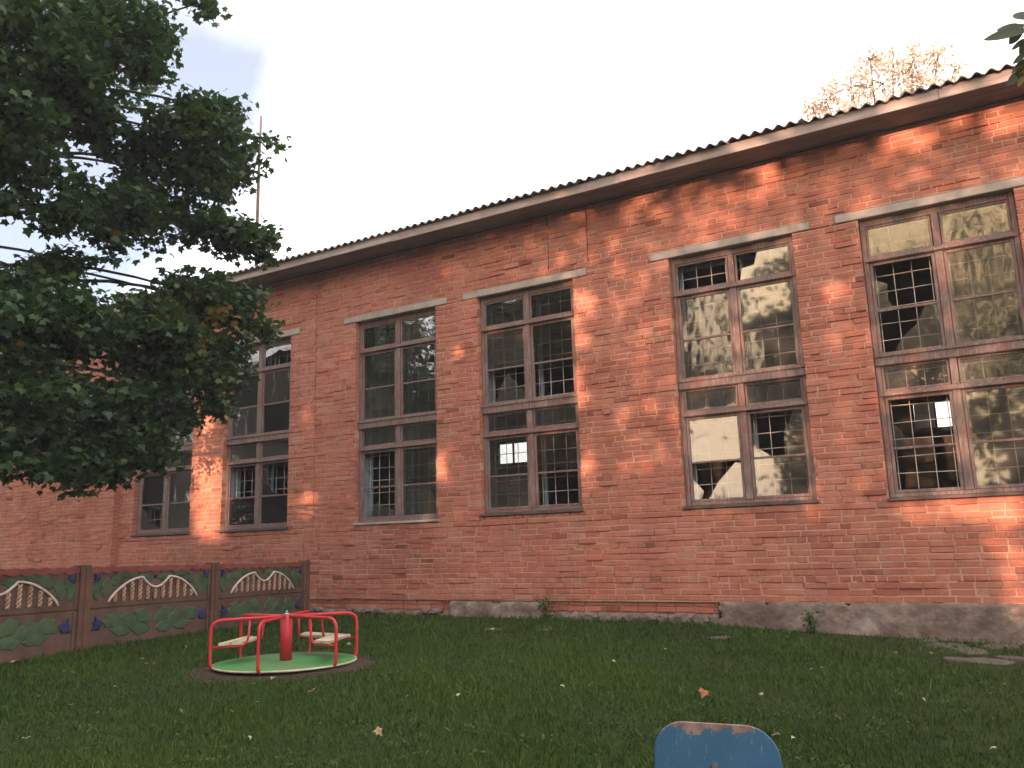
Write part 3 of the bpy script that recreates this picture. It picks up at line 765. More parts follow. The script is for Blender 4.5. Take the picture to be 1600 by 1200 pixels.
def tulip_pts(x, z, s, ang):
    base = [(-.5, 0), (-.25, -.55), (.35, -.75), (1.0, -.85), (.62, -.3), (1.05, 0), (.62, .3), (1.0, .85), (.35, .75), (-.25, .55)]
    c, q = math.cos(ang), math.sin(ang); return [(x+s*(a*c-b*q), z+s*(a*q+b*c)) for a, b in base]
for k in range(4):
    p = wp(k) - wp(0)
    post = MB(); post.cbox(-.075, .075, -.075, .075, -.25, FH+.015, .012); post.cbox(-.02, .02, -.088, -.075, .0, FH-.02, .004)
    o = post.obj('post', M['fence_post'], fence, loc=tuple(p)); o.rotation_euler = (0, 0, fang)
for k in range(3):
    a = wp(k+1) - wp(0); b = wp(k) - wp(0)
    L = SPN-.15; x0 = .075
    dzdx = (b[2]-a[2])/SPN
    def panel(name, z0, z1):
        mb = MB(); mb.cbox(x0+.004, x0+L-.004, -.024, .024, z0, z1, .004)
        e = .05
        mb.cbox(x0+.005, x0+e, -.038, -.0245, z0+.012, z1-.012, .004); mb.cbox(x0+L-e, x0+L-.005, -.038, -.0245, z0+.012, z1-.012, .004)
        mb.cbox(x0+e+.001, x0+L-e-.001, -.036, -.0245, z0+.008, z0+.065, .004)
        o = mb.obj(name, M['fence_brown'], fence, loc=tuple(a)); o.rotation_euler = (0, -math.atan(dzdx), fang); return o
    low = panel('lower_panel', -.04, .435); up = panel('upper_panel', .439, .875)
    # wavy red cap
    mb = MB(); n = 64; V = []
    for i in range(n+1):
        t = i/n; x = x0+.004+(L-.008)*t; wv = .018*abs(math.sin(t*math.pi*11)); bt = .865-.026*abs(math.sin(t*math.pi*11+.6))
        V += [(x, -.047, bt), (x, -.047, .905+wv), (x, .03, .905+wv), (x, .03, bt)]
    F = [(4*i+q, 4*i+4+q, 4*i+4+(q+1) % 4, 4*i+(q+1) % 4) for i in range(n) for q in range(4)] + [(0, 1, 2, 3), (4*n+3, 4*n+2, 4*n+1, 4*n)]
    mb.add(V, F); mb.obj('wavy_cap', M['fence_red'], up)
    yf = -.0245; xc = x0+L/2
    # arch: two wings and a dip, white line, twisted balusters below it
    def arch(t):                                                   # t in -1..1 -> height above panel bottom
        s = abs(t)
        if s < .30: return .275 - .125*math.cos(s/.30*math.pi/2)**.9
        return .275*math.cos((s-.30)/.70*math.pi/2)**.75 + .0
    AW = .75; ab = .505
    pts = [(xc+AW*t, yf-.022, ab+arch(t)) for t in np.linspace(-1, 1, 61)]
    mb = MB(); mb.tube(pts, .0145, 6); mb.obj('arch_line', M['fence_white'], up, smooth=True)
    for i in range(11):
        t = -0.86+1.72*i/10; x = xc+AW*t; h = arch(t)-.03
        if h < .05: continue
        mb = MB(); n = int(h/.010)+2
        for sgn in (0, math.pi):
            mb.tube([(x+.018*math.cos(q*.62+sgn), yf-.016+.012*math.sin(q*.62+sgn), ab+.004+h*q/(n-1)) for q in range(n)], .0125, 5)
        mb.obj('baluster', M['fence_cream'], up, smooth=True)
    lr = random.Random(40+k)
    # leaves above the arch and in the lower panel
    for sgn in (-1, 1):
        for (dx, z, L_, W_, an) in ((.80, .55, .26, .075, 1.75), (.90, .52, .26, .06, 1.35), (.72, .70, .30, .075, 2.65), (.56, .80, .32, .055, 2.95), (.28, .79, .24, .055, 3.25), (.86, .66, .17, .07, 1.2), (.62, .74, .2, .05, 2.2)):
            q = leaf_pts(0, 0, L_, W_, an); q = [(xc+sgn*(dx+px), z+pz) for px, pz in q]
            q = [(px, min(pz, .855)) for px, pz in q]
            q = q if sgn == 1 else q[::-1]
            relief(q, up, 'relief_leaf', 'fence_green', yf, yf-.012-.002*lr.random())
        q = tulip_pts(xc+sgn*.90, .79, .075, 0 if sgn == 1 else math.pi); relief(q, up, 'relief_flower', 'fence_blue', yf-.004, yf-.024)
        for (dx, z, L_, W_, an) in ((.02, .22, .34, .09, .42), (.24, .18, .36, .10, .35), (.44, .18, .36, .09, .45), (.04, .13, .34, .08, .05), (.34, .12, .36, .07, .12), (.60, .22, .22, .06, .2)):
            q = leaf_pts(0, 0, L_, W_, an); q = [(xc+sgn*(dx+px), z+.02+pz) for px, pz in q]; q = q if sgn == 1 else q[::-1]
            relief(q, low, 'relief_leaf', 'fence_green', yf, yf-.012-.003*lr.random())
        q = tulip_pts(xc+sgn*.85, .255, .10, .25 if sgn == 1 else math.pi-.25); relief(q, low, 'relief_flower', 'fence_blue', yf-.004, yf-.024)
    relief(tulip_pts(xc, .775, .035, math.pi/2), up, 'relief_flower', 'fence_blue', yf-.004, yf-.022)

# ------------------------------------------------------------------ merry-go-round
mc = at_r(446, 1047, 9.2); MX, MY = mc[0], mc[1]; MZ = float(zg(MX, MY)); RD = .70
mgr = empty('merry_go_round', (MX, MY, 1.30-9.2*math.tan(math.radians(6.62))-.10), math.radians(45.3), label='small red and green playground merry-go-round with three cream seats', cat='merry-go-round')
MBZ = mgr.location.z
mb = MB(); n = 64
def ringv(r_, z): return [(r_*math.cos(2*math.pi*k/n), r_*math.sin(2*math.pi*k/n), z) for k in range(n)]
prof = [(.02, .06), (RD-.02, .075), (RD, .08), (RD, .092), (RD-.012, .10), (.02, .106)]
V = []; F = []
for p in prof: V += ringv(*p)
for i in range(len(prof)-1):
    for k in range(n): F.append((i*n+k, i*n+(k+1) % n, (i+1)*n+(k+1) % n, (i+1)*n+k))
mb.add(V, F); mb.obj('deck', M['disc'], mgr)
mb = MB(); mb.tube([(RD*1.003*math.cos(t), RD*1.003*math.sin(t), .086) for t in np.linspace(0, 2*math.pi, 65)], .011, 6); mb.obj('rim', M['plank'], mgr, smooth=True)
mb = MB(); mb.tube([(0, 0, -.1), (0, 0, .085)], .10, 16); mb.obj('footing', M['steel'], mgr, smooth=True)
TOPH = .545
mb = MB(); mb.tube([(0, 0, .10), (0, 0, TOPH+.005)], .060, 20); mb.obj('column', M['red'], mgr, smooth=True)
mb = MB(); mb.tube([(0, 0, TOPH), (0, 0, TOPH+.022)], .034, 14); mb.tube([(0, 0, TOPH+.02), (0, 0, TOPH+.045)], [.016, .012], 10); mb.obj('hub_bolt', M['steel'], mgr, smooth=True)
def arc(p0, p1, p2, n=6):
    return [tuple((1-t)**2*np.array(p0)+2*t*(1-t)*np.array(p1)+t*t*np.array(p2)) for t in np.linspace(0, 1, n)]
ANG = [10, 70, 130, 190, 250, 310]
for a in ANG:
    c, s = math.cos(math.radians(a)), math.sin(math.radians(a)); P = lambda r_, z: (r_*c, r_*s, z)
    pts = [P(RD-.06, .088)] + arc(P(RD-.03, .075), P(RD+.03, .075), P(RD+.03, .16)) + arc(P(RD+.03, TOPH-.12), P(RD+.03, TOPH-.015), P(RD-.08, TOPH-.012), 8) + [P(.4, TOPH-.010), P(.05, TOPH-.010)]
    mb = MB(); mb.tube(pts, .0165, 8); mb.obj('rail', M['red'], mgr, smooth=True)
for a0, a1 in ((130, 190), (10, 70), (310, 10)):
    def Q(a, r_, z): return np.array([r_*math.cos(math.radians(a)), r_*math.sin(math.radians(a)), z])
    sz = .305
    for a in (a0, a1):
        mb = MB(); mb.tube([Q(a, RD+.02, sz-.03), Q(a, .50, sz-.03)] + arc(Q(a, .46, sz-.03), Q(a, .38, sz-.03), Q(a, .37, sz+.06)) + [Q(a, .36, TOPH-.03)], .0125, 7); mb.obj('seat_bracket', M['red'], mgr, smooth=True)
    mid = math.radians((a0+(a1 if a1 > a0 else a1+360))/2); e = np.array([-math.sin(mid), math.cos(mid), 0]); ri = np.array([math.cos(mid), math.sin(mid), 0])
    st = MB()
    for q, (r0, r1) in enumerate(((.395, .49), (.50, .60))):
        h0, h1 = r0*.58-.0, r1*.58
        vs = [ri*r0*.93-e*h0, ri*r1*.93-e*h1, ri*r1*.93+e*h1, ri*r0*.93+e*h0]
        st.add([(*v[:2], sz-.014) for v in vs] + [(*v[:2], sz+.010+.003*q) for v in vs], [(3, 2, 1, 0), (4, 5, 6, 7), (0, 1, 5, 4), (1, 2, 6, 5), (2, 3, 7, 6), (3, 0, 4, 7)])
    st.obj('seat', M['plank'], mgr)
# worn soil under it
mb = MB(); n = 56; dr = random.Random(4); V = [(MX, MY, float(zg(MX, MY))+.012)]
ths = [2*math.pi*k/n for k in range(n)]
for fr0 in (.55, .85, 1.0):
    for k, t in enumerate(ths):
        rr_ = (.95+.08*math.sin(3*t+1)+.06*math.sin(7*t)+.04*math.sin(13*t+2))*fr0; x, y = MX+rr_*math.cos(t), MY+rr_*math.sin(t)
        V.append((x, y, float(zg(x, y))+(.012 if fr0 < 1 else -.004)))
F = [(0, 1+k, 1+(k+1) % n) for k in range(n)] + [(1+j*n+k, 1+j*n+(k+1) % n, 1+(j+1)*n+(k+1) % n, 1+(j+1)*n+k) for j in range(2) for k in range(n)]
mb.add(V, F); mb.obj('bare_soil', M['dirt'], kind='structure', smooth=True)

# ------------------------------------------------------------------ blue playground seat in the foreground
pc = at_r(1116, 1165, 3.95); yaw_b = math.radians(17)
seat = empty('playground_seat', (pc[0], pc[1], float(zg(pc[0], pc[1]))), yaw_b, label='chipped blue seat back with rounded corners at the bottom edge of the picture', cat='seat')
zt_ = at_r(1116, 1132, 3.95)[2] - seat.location.z
hw, hh_ = .268, .345; mb = MB(); pts = []
def rc(cx, cz, r_, a0, a1, n=9): return [(cx+r_*math.cos(t), cz+r_*math.sin(t)) for t in np.linspace(a0, a1, n)]
pts = rc(hw-.15, hh_-.15, .15, 0, math.pi/2) + rc(-hw+.125, hh_-.125, .125, math.pi/2, math.pi) + rc(-hw+.06, .06, .06, math.pi, 1.5*math.pi, 5) + rc(hw-.06, .06, .06, 1.5*math.pi, 2*math.pi, 5)
n = len(pts); cx, cz = 0, hh_/2; sh = lambda k: [(cx+(x-cx)*k, cz+(z-cz)*k) for x, z in pts]
V = [(x, -.011, z) for x, z in sh(.985)] + [(x, -.007, z) for x, z in pts] + [(x, .007, z) for x, z in pts] + [(x, .011, z) for x, z in sh(.985)]
F = [tuple(range(n)), tuple(reversed(range(3*n, 4*n)))] + [(j*n+k, j*n+(k+1) % n, (j+1)*n+(k+1) % n, (j+1)*n+k) for j in range(3) for k in range(n)]
mb.add(V, F); bk = mb.obj('backrest', M['chip_blue'], seat, loc=(0, 0, zt_-hh_)); bk.rotation_euler = (math.radians(-6), math.radians(2.2), 0)
for sx, zz in ((-.012, .175), (-.012, .08)):
    mb = MB(); mb.tube([(sx, -.010, zz), (sx, -.020, zz)], [.016, .012], 12); mb.obj('bolt', M['steel'], bk)
for sx in (-.16, .16):
    mb = MB(); mb.tube([(sx, .05, -.1), (sx, .055, zt_-.14)], .02, 8); mb.obj('leg', M['red'], seat, smooth=True)
for sx in (-.16, .16):
    mb = MB(); mb.tube([(sx, .05, zt_-.30), (sx, .36, zt_-.30), (sx, .40, zt_-.34), (sx, .40, -.1)], .018, 8); mb.obj('leg', M['red'], seat, smooth=True)
mb = MB(); mb.cbox(-.25, .25, .06, .42, zt_-.28, zt_-.255, .006); mb.obj('seat_board', M['chip_blue'], seat)

# ------------------------------------------------------------------ leaves and trees
def rand_rot(n, up=.6, g=rng):
    """leaf frames: x along the leaf, z normal biased upward"""
    nrm = g.normal(size=(n, 3)); nrm[:, 2] = np.abs(nrm[:, 2]) + up; nrm /= np.linalg.norm(nrm, axis=1)[:, None]
    a = g.normal(size=(n, 3)); a[:, 2] -= .7; a -= nrm*np.sum(a*nrm, 1)[:, None]; a /= np.linalg.norm(a, axis=1)[:, None]+1e-9
    return a, np.cross(nrm, a), nrm
MAPLE = np.array([(0, 0, .02), (.0, -.14, 0), (-.08, -.42, -.06), (.20, -.36, 0), (.46, -.54, -.10), (.56, -.26, .0), (1.0, 0, -.14), (.56, .26, .0), (.46, .54, -.10), (.20, .36, 0), (-.08, .42, -.06), (.0, .14, 0)])
MAPLE_F = np.array([(0, 1, 2), (0, 2, 3), (3, 4, 5), (0, 3, 5), (0, 5, 6), (0, 6, 7), (7, 8, 9), (0, 7, 9), (0, 9, 10), (0, 10, 11)])
DIAM = np.array([(0, 0, 0), (.45, -.32, -.05), (1, 0, -.08), (.45, .32, -.05)]); DIAM_F = np.array([(0, 1, 2), (0, 2, 3)])
OVAL = np.array([(0, 0, 0), (.25, -.20, -.03), (.6, -.22, -.04), (1, 0, -.12), (.6, .22, -.04), (.25, .20, -.03)]); OVAL_F = np.array([(0, 1, 2), (0, 2, 3), (0, 3, 4), (0, 4, 5)])
def leaf_mesh(name, C, size, tint, shape, faces, mat, up=.6, g=rng):
    n = len(C); a, b, c = rand_rot(n, up, g); s = size[:, None, None]
    V = C[:, None, :] + s*(a[:, None, :]*shape[None, :, 0:1] + b[:, None, :]*shape[None, :, 1:2] + c[:, None, :]*shape[None, :, 2:3])
    F = faces[None] + (np.arange(n)*len(shape))[:, None, None]
    return np_mesh(name, V.reshape(-1, 3), F.reshape(-1, 3), mat, np.repeat(tint, len(faces)))
def ellipsoid(n, c, r, g=rng, shell=.55):
    d = g.normal(size=(n, 3)); d /= np.linalg.norm(d, axis=1)[:, None]
    rad = g.random(n)**(1/3)*(1-shell) + shell*g.random(n)**.35
    return np.array(c)[None] + d*rad[:, None]*np.array(r)[None]
def limb(mb, a, b, r0, r1, sag=.15, g=random, n=7):
    a, b = np.array(a, float), np.array(b, float); L = np.linalg.norm(b-a)
    w = np.array([g.uniform(-1, 1), g.uniform(-1, 1), 1.0])*sag*L*.5; pts = []
    for t in np.linspace(0, 1, n): pts.append(a+(b-a)*t + w*math.sin(math.pi*t)*.5)
    mb.tube(pts, [r0+(r1-r0)*t for t in np.linspace(0, 1, n)], 7)

# the big maple on the left: clumps of foliage on real limbs behind the fence
TB = np.array([-11.7, -6.2])
maple = empty('maple_tree', (TB[0], TB[1], .2), label='big dark maple whose crown overhangs the fence on the left', cat='tree')
# (u, v, ru, rv, distance, density)
CL = [(60, 70, 130, 110, 9.4, 1.0), (180, 60, 105, 85, 9.8, 1.0), (232, 40, 50, 50, 10.0, .75), (300, 8, 30, 26, 10.1, .8), (20, 190, 80, 95, 9.3, 1), (120, 170, 90, 60, 9.9, .75), (185, 205, 60, 50, 10.4, .6),
      (300, 215, 82, 82, 10.2, 1.1), (365, 250, 50, 52, 10.4, 1.0), (345, 175, 30, 26, 10.3, .8), (405, 215, 20, 14, 10.5, .7), (240, 270, 70, 45, 10.5, .6), (320, 285, 65, 45, 10.3, 1), (60, 320, 75, 60, 9.6, .7), (165, 335, 95, 62, 10.0, .95), (345, 362, 66, 48, 10.3, 1.05),
      (395, 375, 30, 34, 10.4, .9), (265, 345, 60, 50, 10.5, .6), (120, 410, 90, 40, 10.2, .45), (30, 420, 60, 40, 9.9, .5), (340, 470, 72, 52, 10.2, 1.1), (390, 500, 36, 46, 10.3, .95), (250, 455, 80, 34, 10.3, .8), (235, 530, 110, 68, 10.0, 1.15),
      (110, 500, 115, 62, 9.7, 1.05), (20, 520, 70, 60, 9.4, 1.0), (335, 570, 42, 50, 10.2, .95), (300, 600, 52, 64, 10.2, 1), (50, 620, 95, 70, 9.5, 1.0), (160, 620, 85, 55, 9.9, .9), (210, 690, 62, 58, 10.0, 1.05), (130, 720, 62, 50, 9.8, 1.0),
      (30, 705, 62, 52, 9.5, 1.0), (170, 750, 34, 26, 9.9, .9), (255, 640, 50, 48, 10.1, .9), (340, 630, 24, 22, 10.3, .7)]
mk = MB(); base0 = np.array([0, 0, -.3])
trunk_pts = [(0, 0, -.3), (.02, .03, .6), (.05, .10, 1.9), (.03, .18, 3.6), (.10, .25, 5.4), (.2, .3, 7.2)]
mk.tube(trunk_pts, [.30, .25, .22, .18, .13, .07], 12)
mk.obj('trunk', M['bark'], maple, smooth=True)
lb = MB(); g2 = random.Random(17); Cs = []; Tn = []; org = np.array(maple.location)
gl = np.random.default_rng(5)
extra = [((-1.2, .6, 5.6), (1.6, 1.5, 1.3), 900), ((.4, -.8, 6.6), (1.7, 1.5, 1.4), 900), ((1.2, 1.0, 7.6), (1.6, 1.6, 1.3), 900), ((-.8, -.5, 8.2), (1.5, 1.5, 1.2), 700), ((-1.8, -.8, 3.8), (1.3, 1.4, 1.2), 700), ((-.9, 1.8, 4.2), (1.3, 1.2, 1.2), 700), ((.3, -1.9, 4.4), (1.3, 1.0, 1.4), 600)]
for (u, v, ru, rv, r_, dn) in CL:
    c = at_r(u, v, r_) - org; rx, rz = ru*r_/FPX/1.22, rv*r_/FPX/1.08
    rad = (rx*.95, max(.35, min(rx, rz)*1.05), rz*.95)
    rx *= 1.14; rz *= 1.14; n_ = int(dn*6.2*math.pi*rx*rz/.0036)
    ns = max(4, n_//48)                                             # sprays: leaves sit along short twigs
    sc_ = ellipsoid(ns, c, rad, gl, .5)
    pick = gl.integers(0, ns, n_); off = gl.normal(size=(n_, 3))*np.array([.105, .105, .06])
    Cs.append(sc_[pick]+off)
    t = np.clip(gl.normal(.36, .18, n_), 0, .84)
    if 180 < u < 360 and 440 < v < 560: t = np.where(gl.random(ns)[pick] < .16, gl.uniform(.86, 1, n_), t)
    else: t = np.where(gl.random(n_) < .005, gl.uniform(.86, 1, n_), t)
    Tn.append(t)
    zs = min(7.0, max(2.3, c[2]+.3)); st = np.array([np.interp(zs, [p[2] for p in trunk_pts], [p[q] for p in trunk_pts]) for q in range(3)])
    limb(lb, st, c, .034, .010, .34, g2, 10)
    for q in range(min(ns, 7)): limb(lb, c+(sc_[q]-c)*.05, sc_[q], .012, .004, .1, g2, 4)
for c, rad, n_ in extra:
    ns = n_//40; sc_ = ellipsoid(ns, c, rad, gl, .5); pick = gl.integers(0, ns, n_*2)
    Cs.append(sc_[pick]+gl.normal(size=(n_*2, 3))*.13); Tn.append(np.clip(gl.normal(.36, .18, n_*2), 0, .84)); limb(lb, trunk_pts[3], c, .07, .02, .1, g2)
lb.obj('limbs', M['bark'], maple, smooth=True, fix=False)
C = np.concatenate(Cs); T = np.concatenate(Tn)
me = leaf_mesh('crown', C, gl.uniform(.05, .108, len(C)), T, MAPLE, MAPLE_F, M['maple'], .55, gl)
finish(bpy.data.objects.new('crown', me), maple, kind='stuff'); print('maple leaves', len(C))

# wanted sun patches on the wall: leaves are cut from the garden trees
PATCH = [(322, 655, 18, 40, 1), (322, 735, 22, 50, 1), (325, 800, 20, 30, 1), (352, 770, 8, 60, .8), (480, 775, 14, 11, 1), (448, 772, 7, 14, .9), (527, 762, 7, 7, .9), (538, 551, 8, 11, 1), (480, 640, 5, 12, .9), (478, 672, 5, 8, 1), (466, 700, 6, 6, .7), (478, 470, 6, 7, 1), (482, 436, 6, 6, .8),
         (640, 655, 40, 10, .5), (660, 700, 24, 9, .8), (622, 620, 8, 22, .6), (665, 755, 22, 50, .35), (692, 745, 10, 50, .4), (700, 800, 30, 14, .3), (910, 478, 16, 26, .8), (902, 600, 12, 22, 1), (908, 560, 10, 30, .5), (914, 735, 16, 26, .9), (905, 690, 10, 60, .35), (850, 680, 30, 5, .7),
         (1200, 272, 24, 24, .8), (1100, 330, 40, 20, .35), (1330, 235, 40, 16, .7), (1420, 205, 36, 20, .9), (1560, 175, 44, 26, .85), (1500, 230, 40, 20, .4), (1010, 400, 50, 40, .4), (1010, 480, 34, 90, .35), (1155, 490, 12, 60, .9), (1170, 560, 60, 10, .7), (1080, 500, 10, 110, .4),
         (1290, 470, 34, 60, .55), (1280, 580, 22, 30, .6), (1275, 660, 16, 50, 1), (1320, 650, 24, 60, .55), (1300, 750, 50, 40, .85), (1350, 420, 14, 50, .5), (1368, 560, 14, 70, .7), (1385, 700, 18, 80, .8), (1480, 420, 16, 80, .8), (1490, 570, 110, 16, .7), (1430, 610, 50, 40, .55), (1500, 680, 22, 90, .75), (1560, 560, 40, 20, .6),
         (1450, 785, 80, 18, .95), (1545, 790, 60, 26, .95), (1572, 850, 34, 36, 1), (1590, 930, 24, 60, 1), (1596, 1000, 18, 30, 1), (1590, 620, 30, 80, .5), (1590, 720, 20, 60, .8),
         (1300, 172, 90, 9, .6), (1450, 135, 90, 9, .8), (1150, 215, 60, 7, .4)]
PW = []
for (u, v, a, b, k) in PATCH:
    c = on_y(u, v); e = on_y(u+a, v); h = on_y(u, v-b); PW.append((c[0], c[2], abs(e[0]-c[0])*1.15+.05, abs(h[2]-c[2])*1.15+.05, k))
def lit(xw, zw):
    keep = np.zeros(len(xw))
    for (x, z, a, b, k) in PW:
        d = ((xw-x)/a)**2 + ((zw-z)/b)**2
        keep = np.maximum(keep, k*np.clip(1.5-d, 0, 1))
    keep = np.maximum(keep,   .40*np.clip((xw+8)/5, 0, 1)*np.clip((zw-1.5)/1.2, 0, 1))
    return keep
VIEWGAP = [(-12.7, -10.9, 4.72, 5.3, .97), (-3.75, -2.90, 1.75, 2.98, .99), (-2.9, -2.45, 1.75, 2.5, .98), (-2.45, -2.1, 1.7, 2.95, .80), (-2.75, -2.1, 4.15, 4.75, .96), (-3.6, -3.0, 3.6, 4.6, .80), (-.45, .40, 1.75, 2.95, .85), (-.45, .2, 1.75, 2.2, .97), (-1.2, .4, 4.2, 5.1, .75), (-.35, .4, 3.0, 3.4, .9)]
def sun_gap(P, g):
    t = P[:, 1]/SUN[1]; xw = P[:, 0]-SUN[0]*t; zw = P[:, 2]-SUN[2]*t
    k = lit(xw, zw); drop = np.where(k > .004, np.clip(1+np.log(np.maximum(k, .004))/7.0, 0, 1), 0)   # leaf layers thin out exponentially
    s_ = 10.8/(10.8-P[:, 1]); xm = P[:, 0]*s_; zm = 1.3+(P[:, 2]-1.3)*s_            # leaves cut away so the panes mirror bright sky
    far_ = P[:, 1] < -38
    for (x0, x1, z0, z1, k) in VIEWGAP: drop = np.where(~(far_ & (xm > .05)) & (xm > x0) & (xm < x1) & (zm > z0+.05*np.sin(xm*31)) & (zm < z1+.05*np.sin(xm*23)), np.maximum(drop, k), drop)
    return P[g.random(len(P)) >= drop]
def garden_tree(name, x, y, h, cr, n, seed, label, cat, group, z0=1.2, leaf=.26):
    g = np.random.default_rng(seed); gr = random.Random(seed)
    root = empty(name, (x, y, 0), label=label, cat=cat, group=group)
    tk = MB(); tp = [(0, 0, -.2), (.05, .05, h*.2), (.1*gr.uniform(-1, 1), .1, h*.45), (.2*gr.uniform(-1, 1), 0, h*.7), (0, .1, h*.93)]
    tk.tube(tp, [h*.022, h*.018, h*.014, h*.009, .02], 9); tk.obj('trunk', M['bark'], root, smooth=True)
    lm = MB(); pts = []; K = 34
    for k in range(K):
        zz = z0+.4+(h-z0-.8)*(k+.5)/K; f = math.sin(math.pi*min(1, max(.0, (zz-z0)/(h-z0)*.86+.12)))**.6
        an = k*2.4; rr_ = cr*f*gr.uniform(.35, .75); c = np.array([rr_*math.cos(an), rr_*.8*math.sin(an), zz])
        limb(lm, (0, 0, max(.5, zz-rr_*.5)), c, .05, .015, .1, gr, 5)
        m_ = n//K; ns = max(3, m_//7); s_ = ellipsoid(ns, c, (cr*.52, cr*.46, h*.09+.4), g, .2)
        pts.append(s_[g.integers(0, ns, m_)] + g.normal(size=(m_, 3))*.22)
    lm.obj('limbs', M['bark'], root, smooth=True, fix=False)
    P = np.concatenate(pts) + np.array([x, y, 0]); P = sun_gap(P, g) - np.array([x, y, 0]); P = P[P[:, 2] > .1]
    me = leaf_mesh('crown', P, g.uniform(leaf*.7, leaf*1.25, len(P)), np.clip(g.normal(.5, .25, len(P)), 0, 1), DIAM, DIAM_F, M['leaf_back'], .3, g)
    finish(bpy.data.objects.new('crown', me), root, kind='stuff')
gt = [(-17.6, -22.5, 12.5, 3.4), (-13.2, -24.0, 13.5, 3.6), (-5.0, -22.0, 12.0, 3.3), (.2, -23.5, 13.0, 3.4), (5.2, -22.5, 12.0, 3.4), (10.4, -24.0, 13.0, 3.4), (-16.4, -28.5, 12.5, 3.4), (-7.6, -28.0, 13.5, 3.4), (-2.4, -27.5, 12.5, 3.4), (2.8, -28.0, 13.0, 3.4), (7.8, -27.5, 12.0, 3.4), (-21.0, -23.0, 12.5, 3.5), (-26.5, -21.5, 13.0, 3.6), (-32.5, -20.0, 12.5, 3.6), (-39.0, -17.0, 12.5, 3.6), (-8.4, -45.0, 14.5, 3.8), (2.6, -46.0, 15.0, 4.0)]  # the two farthest trees are added out of view to block stray sun
for i, (x, y, h, cr_) in enumerate(gt):
    garden_tree('garden_tree', x, y, h, cr_, 21000 if y > -40 else 30000, 200+i, 'leafy garden tree seen mirrored in the window panes', 'tree', 'garden trees opposite the building', .8, .34)
for i, x in enumerate(np.arange(-22, 12, 2.55)):  # shrub row added out of view to stop the low sunbeams
    garden_tree('sun_block_shrub', float(x), -20.6+.5*math.sin(i*1.7), 3.9+.5*math.sin(i*2.3), 1.75, 5200, 300+i, 'dense unseen shrub added opposite the building to block low sun', 'shrub', 'shrubs opposite the building', .15, .28)

# autumn tree behind the roof, leaves coloured pale for the lens flare
tf = at_r(1385, 190, 33.0)
far = empty('autumn_tree', (tf[0], tf[1], 0), label='autumn tree rising behind the roof on the right, leaves tinted pale pink for flare', cat='tree')
tk = MB(); hz = at_r(1385, 150, 33)[2]; tk.tube([(0, 0, -.2), (.1, 0, hz*.5), (0, .1, hz*.97)], [.4, .28, .04], 9); tk.obj('trunk', M['bark'], far, smooth=True)
lm = MB(); gf = np.random.default_rng(77); gfr = random.Random(77); pts = []
for (u, v, a, b, k) in ((1395, 95, 32, 20, 1), (1360, 92, 22, 18, .9), (1425, 100, 26, 22, .9), (1465, 90, 26, 18, 1), (1492, 105, 14, 14, .8), (1330, 135, 38, 20, 1), (1290, 155, 32, 16, 1), (1380, 130, 50, 24, 1), (1440, 130, 46, 22, .8), (1270, 168, 16, 12, .8), (1400, 190, 90, 40, 1), (1300, 210, 60, 40, 1), (1470, 180, 60, 40, 1)):
    c = at_r(u, v, 33+gfr.uniform(-1, 1)) - np.array(far.location); px = FPX/33*.85; n_ = int(k*a*b*.5)
    ns = max(3, n_//9); s_ = ellipsoid(ns, c, (a/px, a/px, b/px), gf, .4); pts.append(s_[gf.integers(0, ns, n_)]+gf.normal(size=(n_, 3))*.12)
    limb(lm, (0, 0, hz*.62), c, .08, .02, .1, gfr)
    for q in range(min(ns, 8)): limb(lm, c, s_[q], .02, .008, .1, gfr, 4)
lm.obj('limbs', M['bark'], far, smooth=True, fix=False)
P = np.concatenate(pts); me = leaf_mesh('crown', P, gf.uniform(.10, .22, len(P)), gf.random(len(P)), OVAL, OVAL_F, M['leaf_far'], .2, gf)
finish(bpy.data.objects.new('crown', me), far, kind='stuff')

# walnut at the right edge: only the tips of one bough hang into the picture
wt = np.array([3.6, -6.6]); wal = empty('walnut_tree', (wt[0], wt[1], 0.05), label='walnut bough with big dark leaves hanging in at the top right corner', cat='tree')
tk = MB(); tk.tube([(0, 0, -.2), (.05, 0, 1.6), (-.1, .1, 3.6), (0, .1, 5.4)], [.2, .16, .12, .06], 10); tk.obj('trunk', M['bark'], wal, smooth=True)
o3 = np.array(wal.location); bl = MB()
p1 = at_r(1640, 60, 6.3)-o3; p2 = at_r(1598, 50, 6.2)-o3; p3 = at_r(1592, 118, 6.3)-o3; p4 = at_r(1640, 110, 6.4)-o3
limb(bl, (-.1, .1, 3.2), p1, .05, .018, .1, gfr); limb(bl, p1, p2, .012, .005, .05, gfr, 4); limb(bl, (-.1, .1, 3.0), p4, .04, .012, .1, gfr); limb(bl, p4, p3, .010, .004, .05, gfr, 4)
bl.obj('bough', M['bark'], wal, smooth=True)
def big_leaf(u0, v0, u1, v1, w, r_, tint, dz=.05):
    a = at_r(u0, v0, r_)-o3; b = at_r(u1, v1, r_+dz)-o3; d = b-a; L = np.linalg.norm(d); d /= L
    vd = at_r(u0, v0, r_)-CAM; vd /= np.linalg.norm(vd); nrm = -vd*.75+np.array([.1, 0, .6]); nrm -= d*np.dot(nrm, d); nrm /= np.linalg.norm(nrm); s = np.cross(nrm, d)
    mb = MB(); V = []
    for t in np.linspace(0, 1, 8):
        wd = w*L*math.sin(math.pi*min(1, .06+t*.94))**.75; c = a+d*L*t - nrm*L*.12*t*t
        V += [c+s*wd+nrm*.15*wd, c, c-s*wd+nrm*.15*wd]
    F = []
    for k in range(7): F += [(3*k, 3*k+1, 3*k+4, 3*k+3), (3*k+1, 3*k+2, 3*k+5, 3*k+4)]
    mb.add(V, F, tint); mb.obj('leaf', M['leaf_walnut'], wal, smooth=True, fix=False)
